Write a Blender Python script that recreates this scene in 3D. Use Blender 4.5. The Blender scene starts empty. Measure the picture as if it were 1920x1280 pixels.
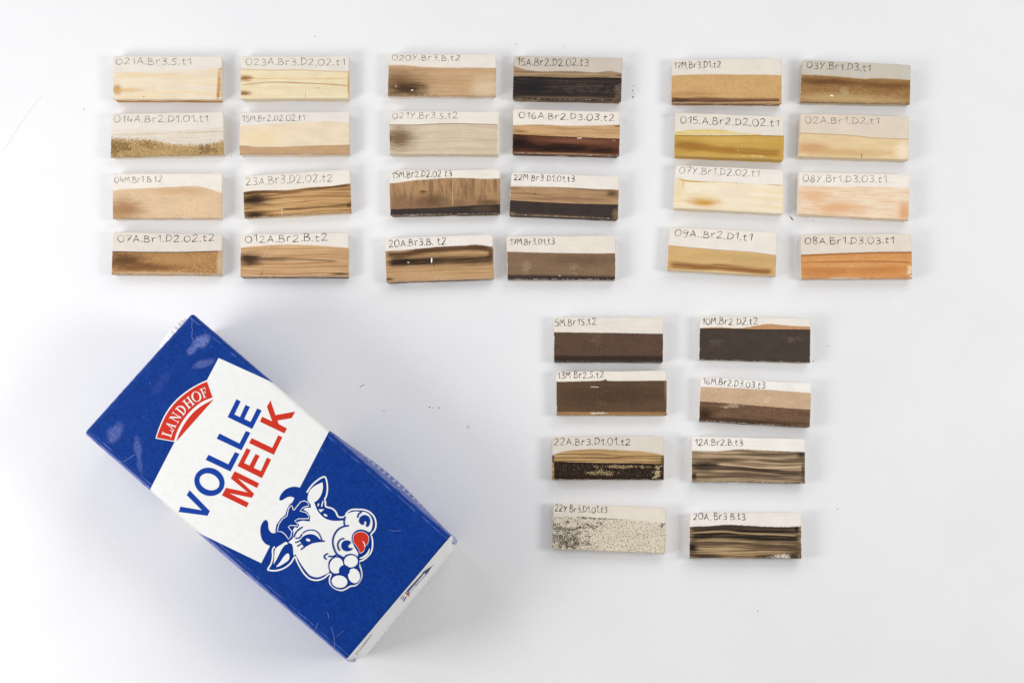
import bpy, bmesh, math, random
from mathutils import Vector, noise
from mathutils.bvhtree import BVHTree
from mathutils.geometry import delaunay_2d_cdt

# ------------------------------------------------------------------ camera, studio light, exposure
S = bpy.context.scene
MM = 0.001
CAM_D, TILT, FPX = 1050.0, math.radians(8.5), 3488.0      # mm, rad, focal length in pixels of a 1920 wide picture
cs, sn = math.cos(TILT), math.sin(TILT)
CAM = Vector((0, -CAM_D * sn, CAM_D * cs))
FWD, RGT, UPV = Vector((0, sn, -cs)), Vector((1, 0, 0)), Vector((0, cs, sn))
cd = bpy.data.cameras.new('camera')
cam = bpy.data.objects.new('camera', cd)
S.collection.objects.link(cam)
cam.location = CAM * MM
cam.rotation_euler = (TILT, 0, 0)
cd.sensor_width = 36.0
cd.lens = 36.0 * FPX / 1920.0
cd.clip_start, cd.clip_end = 0.01, 20.0
S.camera = cam

w = bpy.data.worlds.new('World')
S.world = w
w.use_nodes = True
w.node_tree.nodes['Background'].inputs['Color'].default_value = (0.985, 0.99, 1.0, 1)
w.node_tree.nodes['Background'].inputs['Strength'].default_value = 0.31

def softbox(name, loc, target, sx, sy, power, color):
    l = bpy.data.lights.new(name, 'AREA')
    l.shape = 'RECTANGLE'
    l.size, l.size_y = sx, sy
    l.energy = power
    l.color = color
    o = bpy.data.objects.new(name, l)
    S.collection.objects.link(o)
    o.location = loc
    o.rotation_euler = (Vector(target) - Vector(loc)).to_track_quat('-Z', 'Y').to_euler()
    return o
softbox('softbox_lamp', (-0.66, -0.23, 0.46), (0.0, 0.0, 0), 0.30, 0.30, 3.1, (1.0, 0.995, 0.985))
softbox('softbox_lamp', (0.80, -0.10, 0.75), (0.1, 0.0, 0), 0.35, 0.35, 4.0, (1.0, 0.995, 0.985))
softbox('added_fill_lamp', (-0.60, 0.30, 0.60), (-0.2, 0.0, 0), 0.60, 0.60, 2.2, (0.99, 0.995, 1.0))  # added soft fill, brightens the left of the table
softbox('added_fill_lamp', (0.40, 0.70, 0.80), (0.2, 0.0, 0), 0.80, 0.80, 3.7, (1.0, 1.0, 1.0))  # added soft fill, lifts the far side of the table

S.view_settings.view_transform = 'Standard'
S.view_settings.look = 'None'
S.view_settings.exposure = 0.0
S.view_settings.gamma = 1.0
S.render.engine = 'CYCLES'
S.cycles.max_bounces = 8

# ------------------------------------------------------------------ helpers
COL = S.collection
rnd = random.Random(11)

def at(px, py, z):
    """photo pixel -> point (mm) on the horizontal plane at height z"""
    d = FWD + RGT * ((px - 960.0) / FPX) + UPV * ((640.0 - py) / FPX)
    k = (z - CAM.z) / d.z
    return CAM + d * k

def ray(px, py):
    return (FWD + RGT * ((px - 960.0) / FPX) + UPV * ((640.0 - py) / FPX)).normalized()

def lin(h):
    r = []
    for i in (0, 2, 4):
        c = int(h[i:i + 2], 16) / 255.0
        r.append(c / 12.92 if c <= 0.04045 else ((c + 0.055) / 1.055) ** 2.4)
    return (r[0], r[1], r[2], 1.0)

def link(name, verts, faces, mats=(), parent=None, smooth=False, fmat=None):
    """verts in mm, in the parent's local frame"""
    me = bpy.data.meshes.new(name)
    me.from_pydata([(v[0] * MM, v[1] * MM, v[2] * MM) for v in verts], [], faces)
    for m in mats:
        me.materials.append(m)
    if fmat:
        for p, k in zip(me.polygons, fmat):
            p.material_index = k
    if smooth:
        me.polygons.foreach_set('use_smooth', [True] * len(me.polygons))
    me.update()
    o = bpy.data.objects.new(name, me)
    COL.objects.link(o)
    if parent:
        o.parent = parent
    return o

def empty(name, loc, rz, label, cat, group=None):
    o = bpy.data.objects.new(name, None)
    o.empty_display_size = 0.01
    COL.objects.link(o)
    o.location = (loc[0] * MM, loc[1] * MM, loc[2] * MM)
    o.rotation_euler = (0, 0, rz)
    o['label'], o['category'] = label, cat
    if group:
        o['group'] = group
    return o

def setuv(me, name, uvs):
    """uvs per vertex"""
    lay = me.uv_layers.new(name=name)
    for l in me.loops:
        lay.data[l.index].uv = uvs[l.vertex_index]

def catmull(pts, n=6, closed=False):
    out = []
    m = len(pts)
    rng = m if closed else m - 1
    for i in range(rng):
        if closed:
            p0, p1, p2, p3 = pts[(i - 1) % m], pts[i], pts[(i + 1) % m], pts[(i + 2) % m]
        else:
            p0, p1, p2, p3 = pts[max(i - 1, 0)], pts[i], pts[i + 1], pts[min(i + 2, m - 1)]
        for k in range(n):
            t = k / n
            r = []
            for c in (0, 1):
                r.append(0.5 * (2 * p1[c] + (p2[c] - p0[c]) * t + (2 * p0[c] - 5 * p1[c] + 4 * p2[c] - p3[c]) * t * t
                                + (3 * p1[c] - p0[c] - 3 * p2[c] + p3[c]) * t ** 3))
            out.append((r[0], r[1]))
    if not closed:
        out.append(tuple(pts[-1][:2]))
    return out

def ribbon2d(pts, width, closed=False, taper=0.0):
    """list of 2D pts -> verts, quads (mitred strip)"""
    n = len(pts)
    vs, fs = [], []
    for i in range(n):
        a = Vector(pts[(i - 1) % n] if (closed or i > 0) else pts[i])
        b = Vector(pts[(i + 1) % n] if (closed or i < n - 1) else pts[i])
        t = b - a
        if t.length < 1e-9:
            t = Vector((1, 0))
        t.normalize()
        nn = Vector((-t.y, t.x))
        ww = (width(i / max(n - 1, 1)) if callable(width) else width) * 0.5
        if taper and not closed:
            e = min(i, n - 1 - i) / max(n - 1, 1)
            ww *= 1.0 - taper + taper * min(1.0, e * 6)
        p = Vector(pts[i])
        vs.append(tuple(p + nn * ww))
        vs.append(tuple(p - nn * ww))
    m = n if closed else n - 1
    for i in range(m):
        j = (i + 1) % n
        fs.append((2 * i, 2 * i + 1, 2 * j + 1, 2 * j))
    return vs, fs

# ------------------------------------------------------------------ shader helpers
def glz(h, k=0.04):
    c = lin(h)
    g = (0.3 * c[0] + 0.55 * c[1] + 0.15 * c[2]) * 1.0
    return (c[0] + (g * 1.03 - c[0]) * k, c[1] + (g * 0.99 - c[1]) * k, c[2] + (g - c[2]) * k, 1.0)

class NT:
    def __init__(s, name):
        s.m = bpy.data.materials.new(name)
        s.m.use_nodes = True
        s.t = s.m.node_tree
        s.b = s.t.nodes['Principled BSDF']
        s.out = s.t.nodes['Material Output']
        s.cache = {}

    def n(s, typ, **kw):
        o = s.t.nodes.new(typ)
        for k, v in kw.items():
            setattr(o, k, v)
        return o

    def put(s, sock, v):
        if isinstance(v, bpy.types.NodeSocket):
            s.t.links.new(v, sock)
        else:
            sock.default_value = v

    def math(s, op, a, b=0.0, c=0.0, clamp=False):
        o = s.n('ShaderNodeMath', operation=op, use_clamp=clamp)
        s.put(o.inputs[0], a)
        s.put(o.inputs[1], b)
        s.put(o.inputs[2], c)
        return o.outputs[0]

    def step(s, x, lo, hi):
        o = s.n('ShaderNodeMapRange', interpolation_type='SMOOTHSTEP')
        s.put(o.inputs[0], x)
        o.inputs[1].default_value, o.inputs[2].default_value = lo, hi
        if lo > hi:
            o.inputs[1].default_value, o.inputs[2].default_value = hi, lo
            o.inputs[3].default_value, o.inputs[4].default_value = 1.0, 0.0
        return o.outputs[0]

    def mix(s, f, a, b):
        o = s.n('ShaderNodeMix', data_type='RGBA')
        s.put(o.inputs[0], f)
        s.put(o.inputs[6], a)
        s.put(o.inputs[7], b)
        return o.outputs[2]

    def uv(s, name='mm'):
        if name not in s.cache:
            u = s.n('ShaderNodeUVMap', uv_map=name)
            x = s.n('ShaderNodeSeparateXYZ')
            s.t.links.new(u.outputs[0], x.inputs[0])
            s.cache[name] = (x.outputs[0], x.outputs[1])
        return s.cache[name]

    def obj(s):
        """object space, mm"""
        if 'obj' not in s.cache:
            c = s.n('ShaderNodeTexCoord')
            v = s.n('ShaderNodeVectorMath', operation='SCALE')
            s.t.links.new(c.outputs['Object'], v.inputs[0])
            v.inputs[3].default_value = 1000.0
            x = s.n('ShaderNodeSeparateXYZ')
            s.t.links.new(v.outputs[0], x.inputs[0])
            s.cache['obj'] = (v.outputs[0], x.outputs[0], x.outputs[1], x.outputs[2])
        return s.cache['obj']

    def vec(s, x, y, z=0.0):
        o = s.n('ShaderNodeCombineXYZ')
        s.put(o.inputs[0], x)
        s.put(o.inputs[1], y)
        s.put(o.inputs[2], z)
        return o.outputs[0]

    def noise(s, v, scale=1.0, detail=3.0, rough=0.55):
        o = s.n('ShaderNodeTexNoise')
        s.put(o.inputs['Vector'], v)
        o.inputs['Scale'].default_value = scale
        o.inputs['Detail'].default_value = detail
        o.inputs['Roughness'].default_value = rough
        return o.outputs[0]

    def fin(s, col, rough=0.5, spec=0.5, bump=None, bstr=0.2, bdist=0.0002):
        s.put(s.b.inputs['Base Color'], col)
        s.put(s.b.inputs['Roughness'], rough)
        s.b.inputs['Specular IOR Level'].default_value = spec
        if bump is not None:
            b = s.n('ShaderNodeBump')
            b.inputs['Strength'].default_value = bstr
            b.inputs['Distance'].default_value = bdist
            s.t.links.new(bump, b.inputs['Height'])
            s.t.links.new(b.outputs[0], s.b.inputs['Normal'])
        return s.m

def plain(name, h, rough=0.5, spec=0.5):
    q = NT(name)
    v, x, y, z = q.obj()
    n1 = q.noise(v, 0.25, 4.0)
    c = lin(h)
    d = tuple(k * 0.965 for k in c[:3]) + (1,)
    return q.fin(q.mix(q.step(n1, 0.3, 0.7), d, c), rough, spec)

# ------------------------------------------------------------------ setting: the white table
q = NT('white_table_laminate')
v, x, y, z = q.obj()
n1 = q.noise(v, 1.1, 3.0)
n2 = q.noise(v, 0.012, 3.0)
c = q.mix(q.step(n2, 0.3, 0.7), lin('E2E2E4'), lin('E5E5E6'))
sp = q.noise(v, 0.16, 1.0)
c = q.mix(q.math('MULTIPLY', q.step(sp, 0.80, 0.84), 0.25), c, lin('B9B8B8'))
st = at(878, 800, 0)
dd = q.math('SQRT', q.math('ADD', q.math('POWER', q.math('SUBTRACT', x, st.x), 2.0), q.math('POWER', q.math('SUBTRACT', y, st.y), 2.0)))
c = q.mix(q.math('MULTIPLY', q.step(dd, 1.5, .4), .35), c, lin('8E8C8A'))
tm = q.fin(c, 0.55, 0.35, n1, 0.30, 0.0004)
tb = link('table_surface', [(-1600, -1600, 0), (1600, -1600, 0), (1600, 1600, 0), (-1600, 1600, 0)], [(0, 1, 2, 3)], [tm])
tb['kind'] = 'structure'
tb['label'] = 'smooth matt white table top under the tiles and the carton'

# ------------------------------------------------------------------ tiles
TH = 7.6            # tile thickness, mm
RB = 0.75           # edge rounding
ZOOM = dict(A=(190, 80, 3.84), B=(190, 300, 3.84), C=(700, 80, 3.84), D=(700, 300, 3.84),
            E=(1230, 80, 3.84), F=(1230, 300, 3.84), G=(1010, 570, 1920 / 560.0), H=(1010, 800, 1920 / 560.0))

ILL = dict(A=1.18, B=1.14, C=1.10, D=1.08, E=1.04, F=1.03, G=1.06, H=1.04)
GLYPH = {   # single-stroke handwriting: width, strokes in a box one high
    '0': (.62, [[(.3, 1), (.08, .82), (.02, .45), (.14, .08), (.34, 0), (.55, .2), (.6, .55), (.5, .9), (.28, 1)]]),
    '1': (.36, [[(.02, .7), (.3, 1), (.28, .5), (.3, 0)]]),
    '2': (.58, [[(.04, .8), (.2, .99), (.44, .95), (.46, .7), (.28, .36), (.04, .02), (.3, .04), (.58, .02)]]),
    '3': (.54, [[(.06, .95), (.3, 1), (.48, .85), (.4, .62), (.2, .53), (.42, .47), (.52, .25), (.38, .03), (.04, .04)]]),
    '4': (.58, [[(.22, 1), (.06, .45), (.04, .36), (.55, .38)], [(.46, .72), (.42, 0)]]),
    '5': (.5, [[(.48, .98), (.12, .96), (.08, .58), (.32, .62), (.48, .38), (.4, .08), (.04, .02)]]),
    '6': (.55, [[(.4, 1), (.14, .66), (.04, .25), (.22, 0), (.48, .14), (.42, .42), (.1, .38)]]),
    '7': (.54, [[(.02, .94), (.54, .97), (.34, .5), (.2, 0)], [(.16, .48), (.48, .52)]]),
    '8': (.52, [[(.46, .86), (.24, 1), (.08, .8), (.24, .57), (.46, .3), (.34, .02), (.08, .08), (.08, .34), (.3, .56), (.46, .86)]]),
    '9': (.52, [[(.48, .8), (.26, 1), (.04, .76), (.2, .52), (.46, .66), (.48, .86), (.44, .4), (.34, -.08), (.1, -.04)]]),
    'A': (.62, [[(.02, 0), (.2, .55), (.34, 1)], [(.34, 1), (.46, .5), (.6, .02)], [(.1, .34), (.54, .36)]]),
    'B': (.58, [[(.08, 1.0), (.08, .66), (.07, .33), (.07, -.02)], [(.0, .98), (.2, 1.0), (.42, .9), (.40, .66), (.12, .54)], [(.12, .54), (.44, .48), (.58, .24), (.40, .02), (.16, -.01), (.0, .02)]]),
    'D': (.62, [[(.12, .96), (.1, .5), (.1, .02)], [(.0, .97), (.38, .95), (.6, .62), (.5, .22), (.02, .0)]]),
    'M': (.7, [[(.02, 0), (.12, .98), (.34, .42)], [(.34, .42), (.58, 1), (.66, 0)]]),
    'S': (.54, [[(.5, .88), (.3, 1), (.1, .84), (.2, .6), (.42, .38), (.4, .1), (.16, 0), (.02, .12)]]),
    'Y': (.6, [[(.04, 1), (.3, .52)], [(.58, 1), (.34, .52), (.1, -.06)]]),
    'r': (.42, [[(.06, .72), (.1, .36), (.1, 0)], [(.1, .46), (.24, .68), (.42, .66)]]),
    't': (.42, [[(.18, 1), (.16, .4), (.2, .06), (.4, .08)], [(0, .68), (.4, .72)]]),
    '.': (.14, [[(.03, .06), (.08, .05), (.11, .0), (.05, -.01)]]),
    ',': (.12, [[(.08, .06), (.02, -.14)]]),
    ' ': (.22, []),
}
def pencil_mat(name, h):
    q = NT(name)
    x, y = q.uv()
    v = q.vec(x, y)
    g = q.step(q.noise(v, 1.9, 3.0, 0.7), 0.34, 0.5)
    q.fin(lin(h), 0.45, 0.4)
    tr = q.n('ShaderNodeBsdfTransparent')
    ms = q.n('ShaderNodeMixShader')
    q.put(ms.inputs[0], q.math('ADD', q.math('MULTIPLY', g, 0.60), 0.36))
    q.t.links.new(tr.outputs[0], ms.inputs[1])
    q.t.links.new(q.b.outputs[0], ms.inputs[2])
    q.t.links.new(ms.outputs[0], q.out.inputs['Surface'])
    return q.m
PENCIL = {'soft': pencil_mat('soft_pencil', '6E6A66'), 'hard': pencil_mat('dark_pencil', '3E3A36')}

class Tile:
    def __init__(s, spec):
        s.spec = spec
        zx, zy, zs = ZOOM[spec['r']]
        s.px = lambda p: (zx + p[0] / zs, zy + p[1] / zs)
        s.mmz = 0.307 / zs                      # mm per zoom pixel, about
        w = [at(*s.px(p), TH) for p in spec['q']]           # TL TR BR BL
        c = sum(w, Vector()) / 4
        ax = ((w[1] - w[0]) + (w[2] - w[3])).normalized()
        s.c = Vector((c.x, c.y, 0))
        s.ang = math.atan2(ax.y, ax.x)
        s.ca, s.sa = math.cos(s.ang), math.sin(s.ang)
        L = [s.loc(p) for p in w]
        s.x0 = min(L[0][0], L[3][0]); s.y0 = max(L[0][1], L[1][1])
        s.L = L
        # U to the right from x0, V down from y0, mm
        s.Q = [s.UV(p) for p in L]

    def loc(s, p):
        dx, dy = p[0] - s.c.x, p[1] - s.c.y
        return (dx * s.ca + dy * s.sa, -dx * s.sa + dy * s.ca)

    def UV(s, l):
        return (l[0] - s.x0, s.y0 - l[1])

    def xy(s, U, V):
        return (U + s.x0, s.y0 - V)

    def z2uv(s, p):
        return s.UV(s.loc(at(*s.px(p), TH)))

    def xl(s, V):
        (a, b), (c, d) = s.Q[0], s.Q[3]
        return a + (c - a) * (V - b) / (d - b)

    def xr(s, V):
        (a, b), (c, d) = s.Q[1], s.Q[2]
        return a + (c - a) * (V - b) / (d - b)

    def yb(s, U):
        (a, b), (c, d) = s.Q[3], s.Q[2]
        return b + (d - b) * (U - a) / (c - a)

def edge_fn(T, pts):
    uv = sorted(T.z2uv(p) for p in pts)
    sm = catmull(uv, 8)
    def f(U):
        if U <= sm[0][0]:
            return sm[0][1]
        for a, b in zip(sm, sm[1:]):
            if a[0] <= U <= b[0] and b[0] > a[0]:
                return a[1] + (b[1] - a[1]) * (U - a[0]) / (b[0] - a[0])
        return sm[-1][1]
    return f

def clay_mat(T, idx):
    sp = T.spec
    q = NT('bisque_clay')
    U, V = q.uv()
    ob, ox, oy, oz = q.obj()
    sd = idx * 7.31
    v = q.vec(U, V, sd)
    base = lin(sp.get('clay', 'F0EAE3'))
    base = tuple(k * 1.03 / ILL[sp['r']] for k in base[:3]) + (1,)
    c1 = tuple(k * 0.94 for k in base[:3]) + (1,)
    c = q.mix(q.step(q.noise(v, 0.12, 4.0), 0.35, 0.7), base, c1)
    c = q.mix(q.math('MULTIPLY', q.step(q.noise(q.vec(q.math('MULTIPLY', U, 0.05), q.math('MULTIPLY', V, 1.5), sd)), 0.52, 0.7), 0.22), c, lin('CDBFAE'))
    c = q.mix(q.math('MULTIPLY', q.step(q.noise(v, 1.3, 2.0), 0.66, 0.74), 0.35), c, lin('BFB2A2'))
    # smears of glaze on the front face of the tile
    g = q.n('ShaderNodeNewGeometry')
    xs = q.n('ShaderNodeSeparateXYZ')
    q.t.links.new(g.outputs['True Normal'], xs.inputs[0])
    fr = q.step(q.math('MULTIPLY', xs.outputs[1], -1.0), 0.6, 0.8)
    nn = q.noise(q.vec(q.math('MULTIPLY', U, 0.10), q.math('MULTIPLY', oz, 0.55), sd), 1.0, 4.0)
    cov = sp.get('cov', 0.5)
    c = q.mix(q.math('MULTIPLY', fr, q.step(nn, 0.75 - cov * 0.5, 0.85 - cov * 0.5)), c, lin(sp.get('side', 'D9C6A6')))
    return q.fin(c, 0.72, 0.25, q.noise(v, 2.2, 3.0), 0.12, 0.0002)

def coat_mat(T, cfg, idx, ci=0):
    q = NT('painted_glaze')
    U, V = q.uv()
    E, D = q.uv('edge')
    sd = idx * 3.77 + 1.3
    v = q.vec(U, V, sd)
    clay = tuple(k * 1.0 / ILL[T.spec['r']] for k in lin(T.spec.get('clay', 'F0EAE3'))[:3]) + (1,)
    ill = ILL[T.spec['r']]
    base = tuple(k * 1.05 / ill for k in glz(cfg['c'])[:3]) + (1,)
    dk = tuple(k ** 1.03 * 0.92 for k in base[:3]) + (1,)
    soft = q.noise(q.vec(q.math('MULTIPLY', U, 0.45), V, sd), 0.22, 5.0, 0.6)
    c = q.mix(q.step(soft, 0.35, 0.65), base, dk)
    warp = q.math('MULTIPLY', q.math('SUBTRACT', q.noise(q.vec(q.math('MULTIPLY', U, 0.30), V, sd), 0.35, 4.0), 0.5), 1.0)
    for k, ly in enumerate(cfg.get('l', ())):
        t, h, st = ly[0], ly[1], ly[2]
        if t == 'streak':                       # long thin brush lines
            ln, wd, lo, hi = ly[3:7]
            bend = q.math('MULTIPLY', q.noise(q.vec(q.math('MULTIPLY', U, 0.035), 3.0 + k, sd), 1.0, 1.0), 3.0)
            vv = q.math('ADD', V, bend)
            n = q.noise(q.vec(q.math('DIVIDE', U, ln * 2.8), q.math('DIVIDE', vv, wd * 1.5), sd + k * 5), 1.0, 2.0, 0.5)
            n2 = q.noise(q.vec(q.math('DIVIDE', U, ln * 1.6), q.math('DIVIDE', vv, wd * 0.6), sd + k * 9), 1.0, 2.0, 0.6)
            n = q.math('ADD', q.math('MULTIPLY', n, 0.6), q.math('MULTIPLY', n2, 0.4))
            m = q.step(n, lo - 0.03, hi - 0.02)
        elif t == 'vstreak':
            ln, wd, lo, hi = ly[3:7]
            m = q.step(q.noise(q.vec(q.math('DIVIDE', U, wd), q.math('DIVIDE', V, ln), sd + k * 5), 1.0, 3.0), lo, hi)
        elif t == 'grain':
            sz, lo, hi = ly[3:6]
            m = q.step(q.noise(q.vec(U, q.math('MULTIPLY', V, 1.15), sd + k * 5), 1.0 / sz, 3.0, 0.65), lo, hi)
        elif t == 'gblob':                      # grain, only inside an ellipse
            xx, yy, rx, ry, sz, lo, hi = ly[3:10]
            u0, v0 = T.z2uv((xx, yy))
            a = q.math('DIVIDE', q.math('SUBTRACT', U, u0), rx * T.mmz)
            b = q.math('DIVIDE', q.math('SUBTRACT', V, v0), ry * T.mmz)
            d = q.math('SQRT', q.math('ADD', q.math('MULTIPLY', a, a), q.math('MULTIPLY', b, b)))
            d = q.math('ADD', d, q.math('MULTIPLY', q.math('SUBTRACT', q.noise(q.vec(q.math('MULTIPLY', U, .6), V, sd + k), 0.45, 4.0, .6), 0.5), 2.6))
            g = q.noise(q.vec(U, q.math('MULTIPLY', V, 1.15), sd + k * 5), 1.0 / sz, 3.0, 0.65)
            m = q.step(q.math('SUBTRACT', g, q.math('MULTIPLY', q.step(d, 0.2, 1.0), 0.3)), lo, hi)
        elif t == 'blob':
            xx, yy, rx, ry = ly[3:7]
            u0, v0 = T.z2uv((xx, yy))
            a = q.math('DIVIDE', q.math('SUBTRACT', U, u0), rx * T.mmz)
            b = q.math('DIVIDE', q.math('SUBTRACT', V, v0), ry * T.mmz)
            d = q.math('SQRT', q.math('ADD', q.math('MULTIPLY', a, a), q.math('MULTIPLY', b, b)))
            d = q.math('ADD', d, q.math('MULTIPLY', warp, 0.9))
            d = q.math('ADD', d, q.math('MULTIPLY', q.math('SUBTRACT', q.noise(q.vec(q.math('MULTIPLY', U, 0.10), V, sd + k), 1.2, 3.0), 0.5), 1.0))
            m = q.step(d, 1.55, 0.15)
        elif t == 'line':
            m = q.step(q.math('ADD', D, q.math('MULTIPLY', warp, 0.5)), ly[3], ly[3] * 0.3)
        elif t == 'fade':
            m = q.step(q.math('ADD', D, q.math('MULTIPLY', warp, 0.9)), ly[3], 0.0)
        elif t == 'dry':                        # ragged dry-brush edge: grain decides where the coat ends
            g = q.noise(q.vec(q.math('MULTIPLY', U, 0.7), q.math('MULTIPLY', V, 1.15), sd + k * 5), 1.0 / ly[4], 3.0, 0.7)
            dd = q.math('SUBTRACT', q.math('DIVIDE', D, ly[3]), q.math('MULTIPLY', q.math('SUBTRACT', g, 0.5), 3.2))
            m = q.step(dd, 0.75, 0.45)
        elif t == 'stroke':
            pts, wd = ly[3], ly[4] * T.mmz
            uv = sorted(T.z2uv(p) for p in pts)
            fc = q.n('ShaderNodeFloatCurve')
            cu = fc.mapping.curves[0]
            nrm = [(min(max(a / 70.0, 0), 1), min(max(b / 30.0, 0), 1)) for a, b in uv]
            cu.points[0].location = nrm[0]
            cu.points[1].location = nrm[-1]
            for p in nrm[1:-1]:
                cu.points.new(*p)
            fc.mapping.update()
            fc.inputs[0].default_value = 1.0
            q.put(fc.inputs[1], q.math('DIVIDE', U, 70.0))
            f = q.math('MULTIPLY', fc.outputs[0], 30.0)
            d = q.math('ABSOLUTE', q.math('SUBTRACT', V, f))
            d = q.math('ADD', d, q.math('MULTIPLY', warp, min(1.2, wd * 1.1)))
            m = q.step(d, wd * 1.15, wd * 0.25)
            wob = q.noise(q.vec(q.math('MULTIPLY', U, 0.035), q.math('MULTIPLY', V, 1.3), sd + k), 1.0, 2.0)
            m = q.math('MULTIPLY', m, q.math('ADD', q.math('MULTIPLY', q.step(wob, 0.3, 0.55), 0.4), 0.6))
            m = q.math('MULTIPLY', m, q.step(U, uv[0][0] - 1.5, uv[0][0] + 3.0))
            m = q.math('MULTIPLY', m, q.step(U, uv[-1][0] + 1.5, uv[-1][0] - 3.0))
        elif t == 'dash':                       # short straight scratch, chip or crack between two points
            (xa, ya), (xb, yb_), wd = ly[3], ly[4], ly[5] * T.mmz
            a, b = Vector(T.z2uv((xa, ya))), Vector(T.z2uv((xb, yb_)))
            L = max((b - a).length, 1e-3); dr = (b - a) / L
            s_ = q.math('ADD', q.math('MULTIPLY', q.math('SUBTRACT', U, a.x), dr.x), q.math('MULTIPLY', q.math('SUBTRACT', V, a.y), dr.y))
            p_ = q.math('ADD', q.math('MULTIPLY', q.math('SUBTRACT', U, a.x), -dr.y), q.math('MULTIPLY', q.math('SUBTRACT', V, a.y), dr.x))
            p_ = q.math('ADD', p_, q.math('MULTIPLY', warp, 0.5))
            m = q.math('MULTIPLY', q.step(q.math('ABSOLUTE', p_), wd, wd * 0.4),
                       q.math('MULTIPLY', q.step(s_, -wd, wd), q.step(s_, L + wd, L - wd)))
        c = q.mix(q.math('MULTIPLY', m, st), c, clay if h is None else glz(h))
    c = q.mix(q.math('MULTIPLY', q.step(q.math('ADD', D, q.math('MULTIPLY', warp, 0.5)), 0.5, -0.1), 0.55), c, clay if ci == 0 else base)
    # speckle and tiny pinholes that every coat shows
    fine = q.noise(q.vec(U, V, sd + 40), 2.6, 2.0, 0.7)
    gm = q.n('ShaderNodeGamma')
    q.put(gm.inputs[0], c); gm.inputs[1].default_value = 1.28
    c = q.mix(q.math('MULTIPLY', q.step(fine, 0.45, 0.75), 0.32), c, gm.outputs[0])
    c = q.mix(q.math('MULTIPLY', q.step(fine, 0.36, 0.22), 0.20), c, clay)
    pin = q.noise(q.vec(U, V, sd + 77), 1.7, 1.0)
    c = q.mix(q.math('MULTIPLY', q.step(pin, 0.83, 0.87), 0.6), c, lin('4A3420'))
    c = q.mix(q.math('MULTIPLY', q.step(pin, 0.15, 0.11), 0.55), c, clay)
    # wear along the outer rim of the tile
    rim = q.math('ADD', E, q.math('MULTIPLY', q.noise(q.vec(U, V, sd + 9), 0.9, 3.0, 0.7), cfg.get('wear', 2.4)))
    c = q.mix(q.math('MULTIPLY', q.step(rim, cfg.get('wear', 2.4) * 0.5 + 0.25, cfg.get('wear', 2.4) * 0.5 - 0.1), 0.75), c, clay)
    b = q.noise(q.vec(q.math('MULTIPLY', U, 0.25), q.math('MULTIPLY', V, 2.0), sd), 1.0, 3.0)
    return q.fin(c, cfg.get('rough', 0.46), cfg.get('spec', 0.16), b, 0.16, 0.0002)

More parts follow.
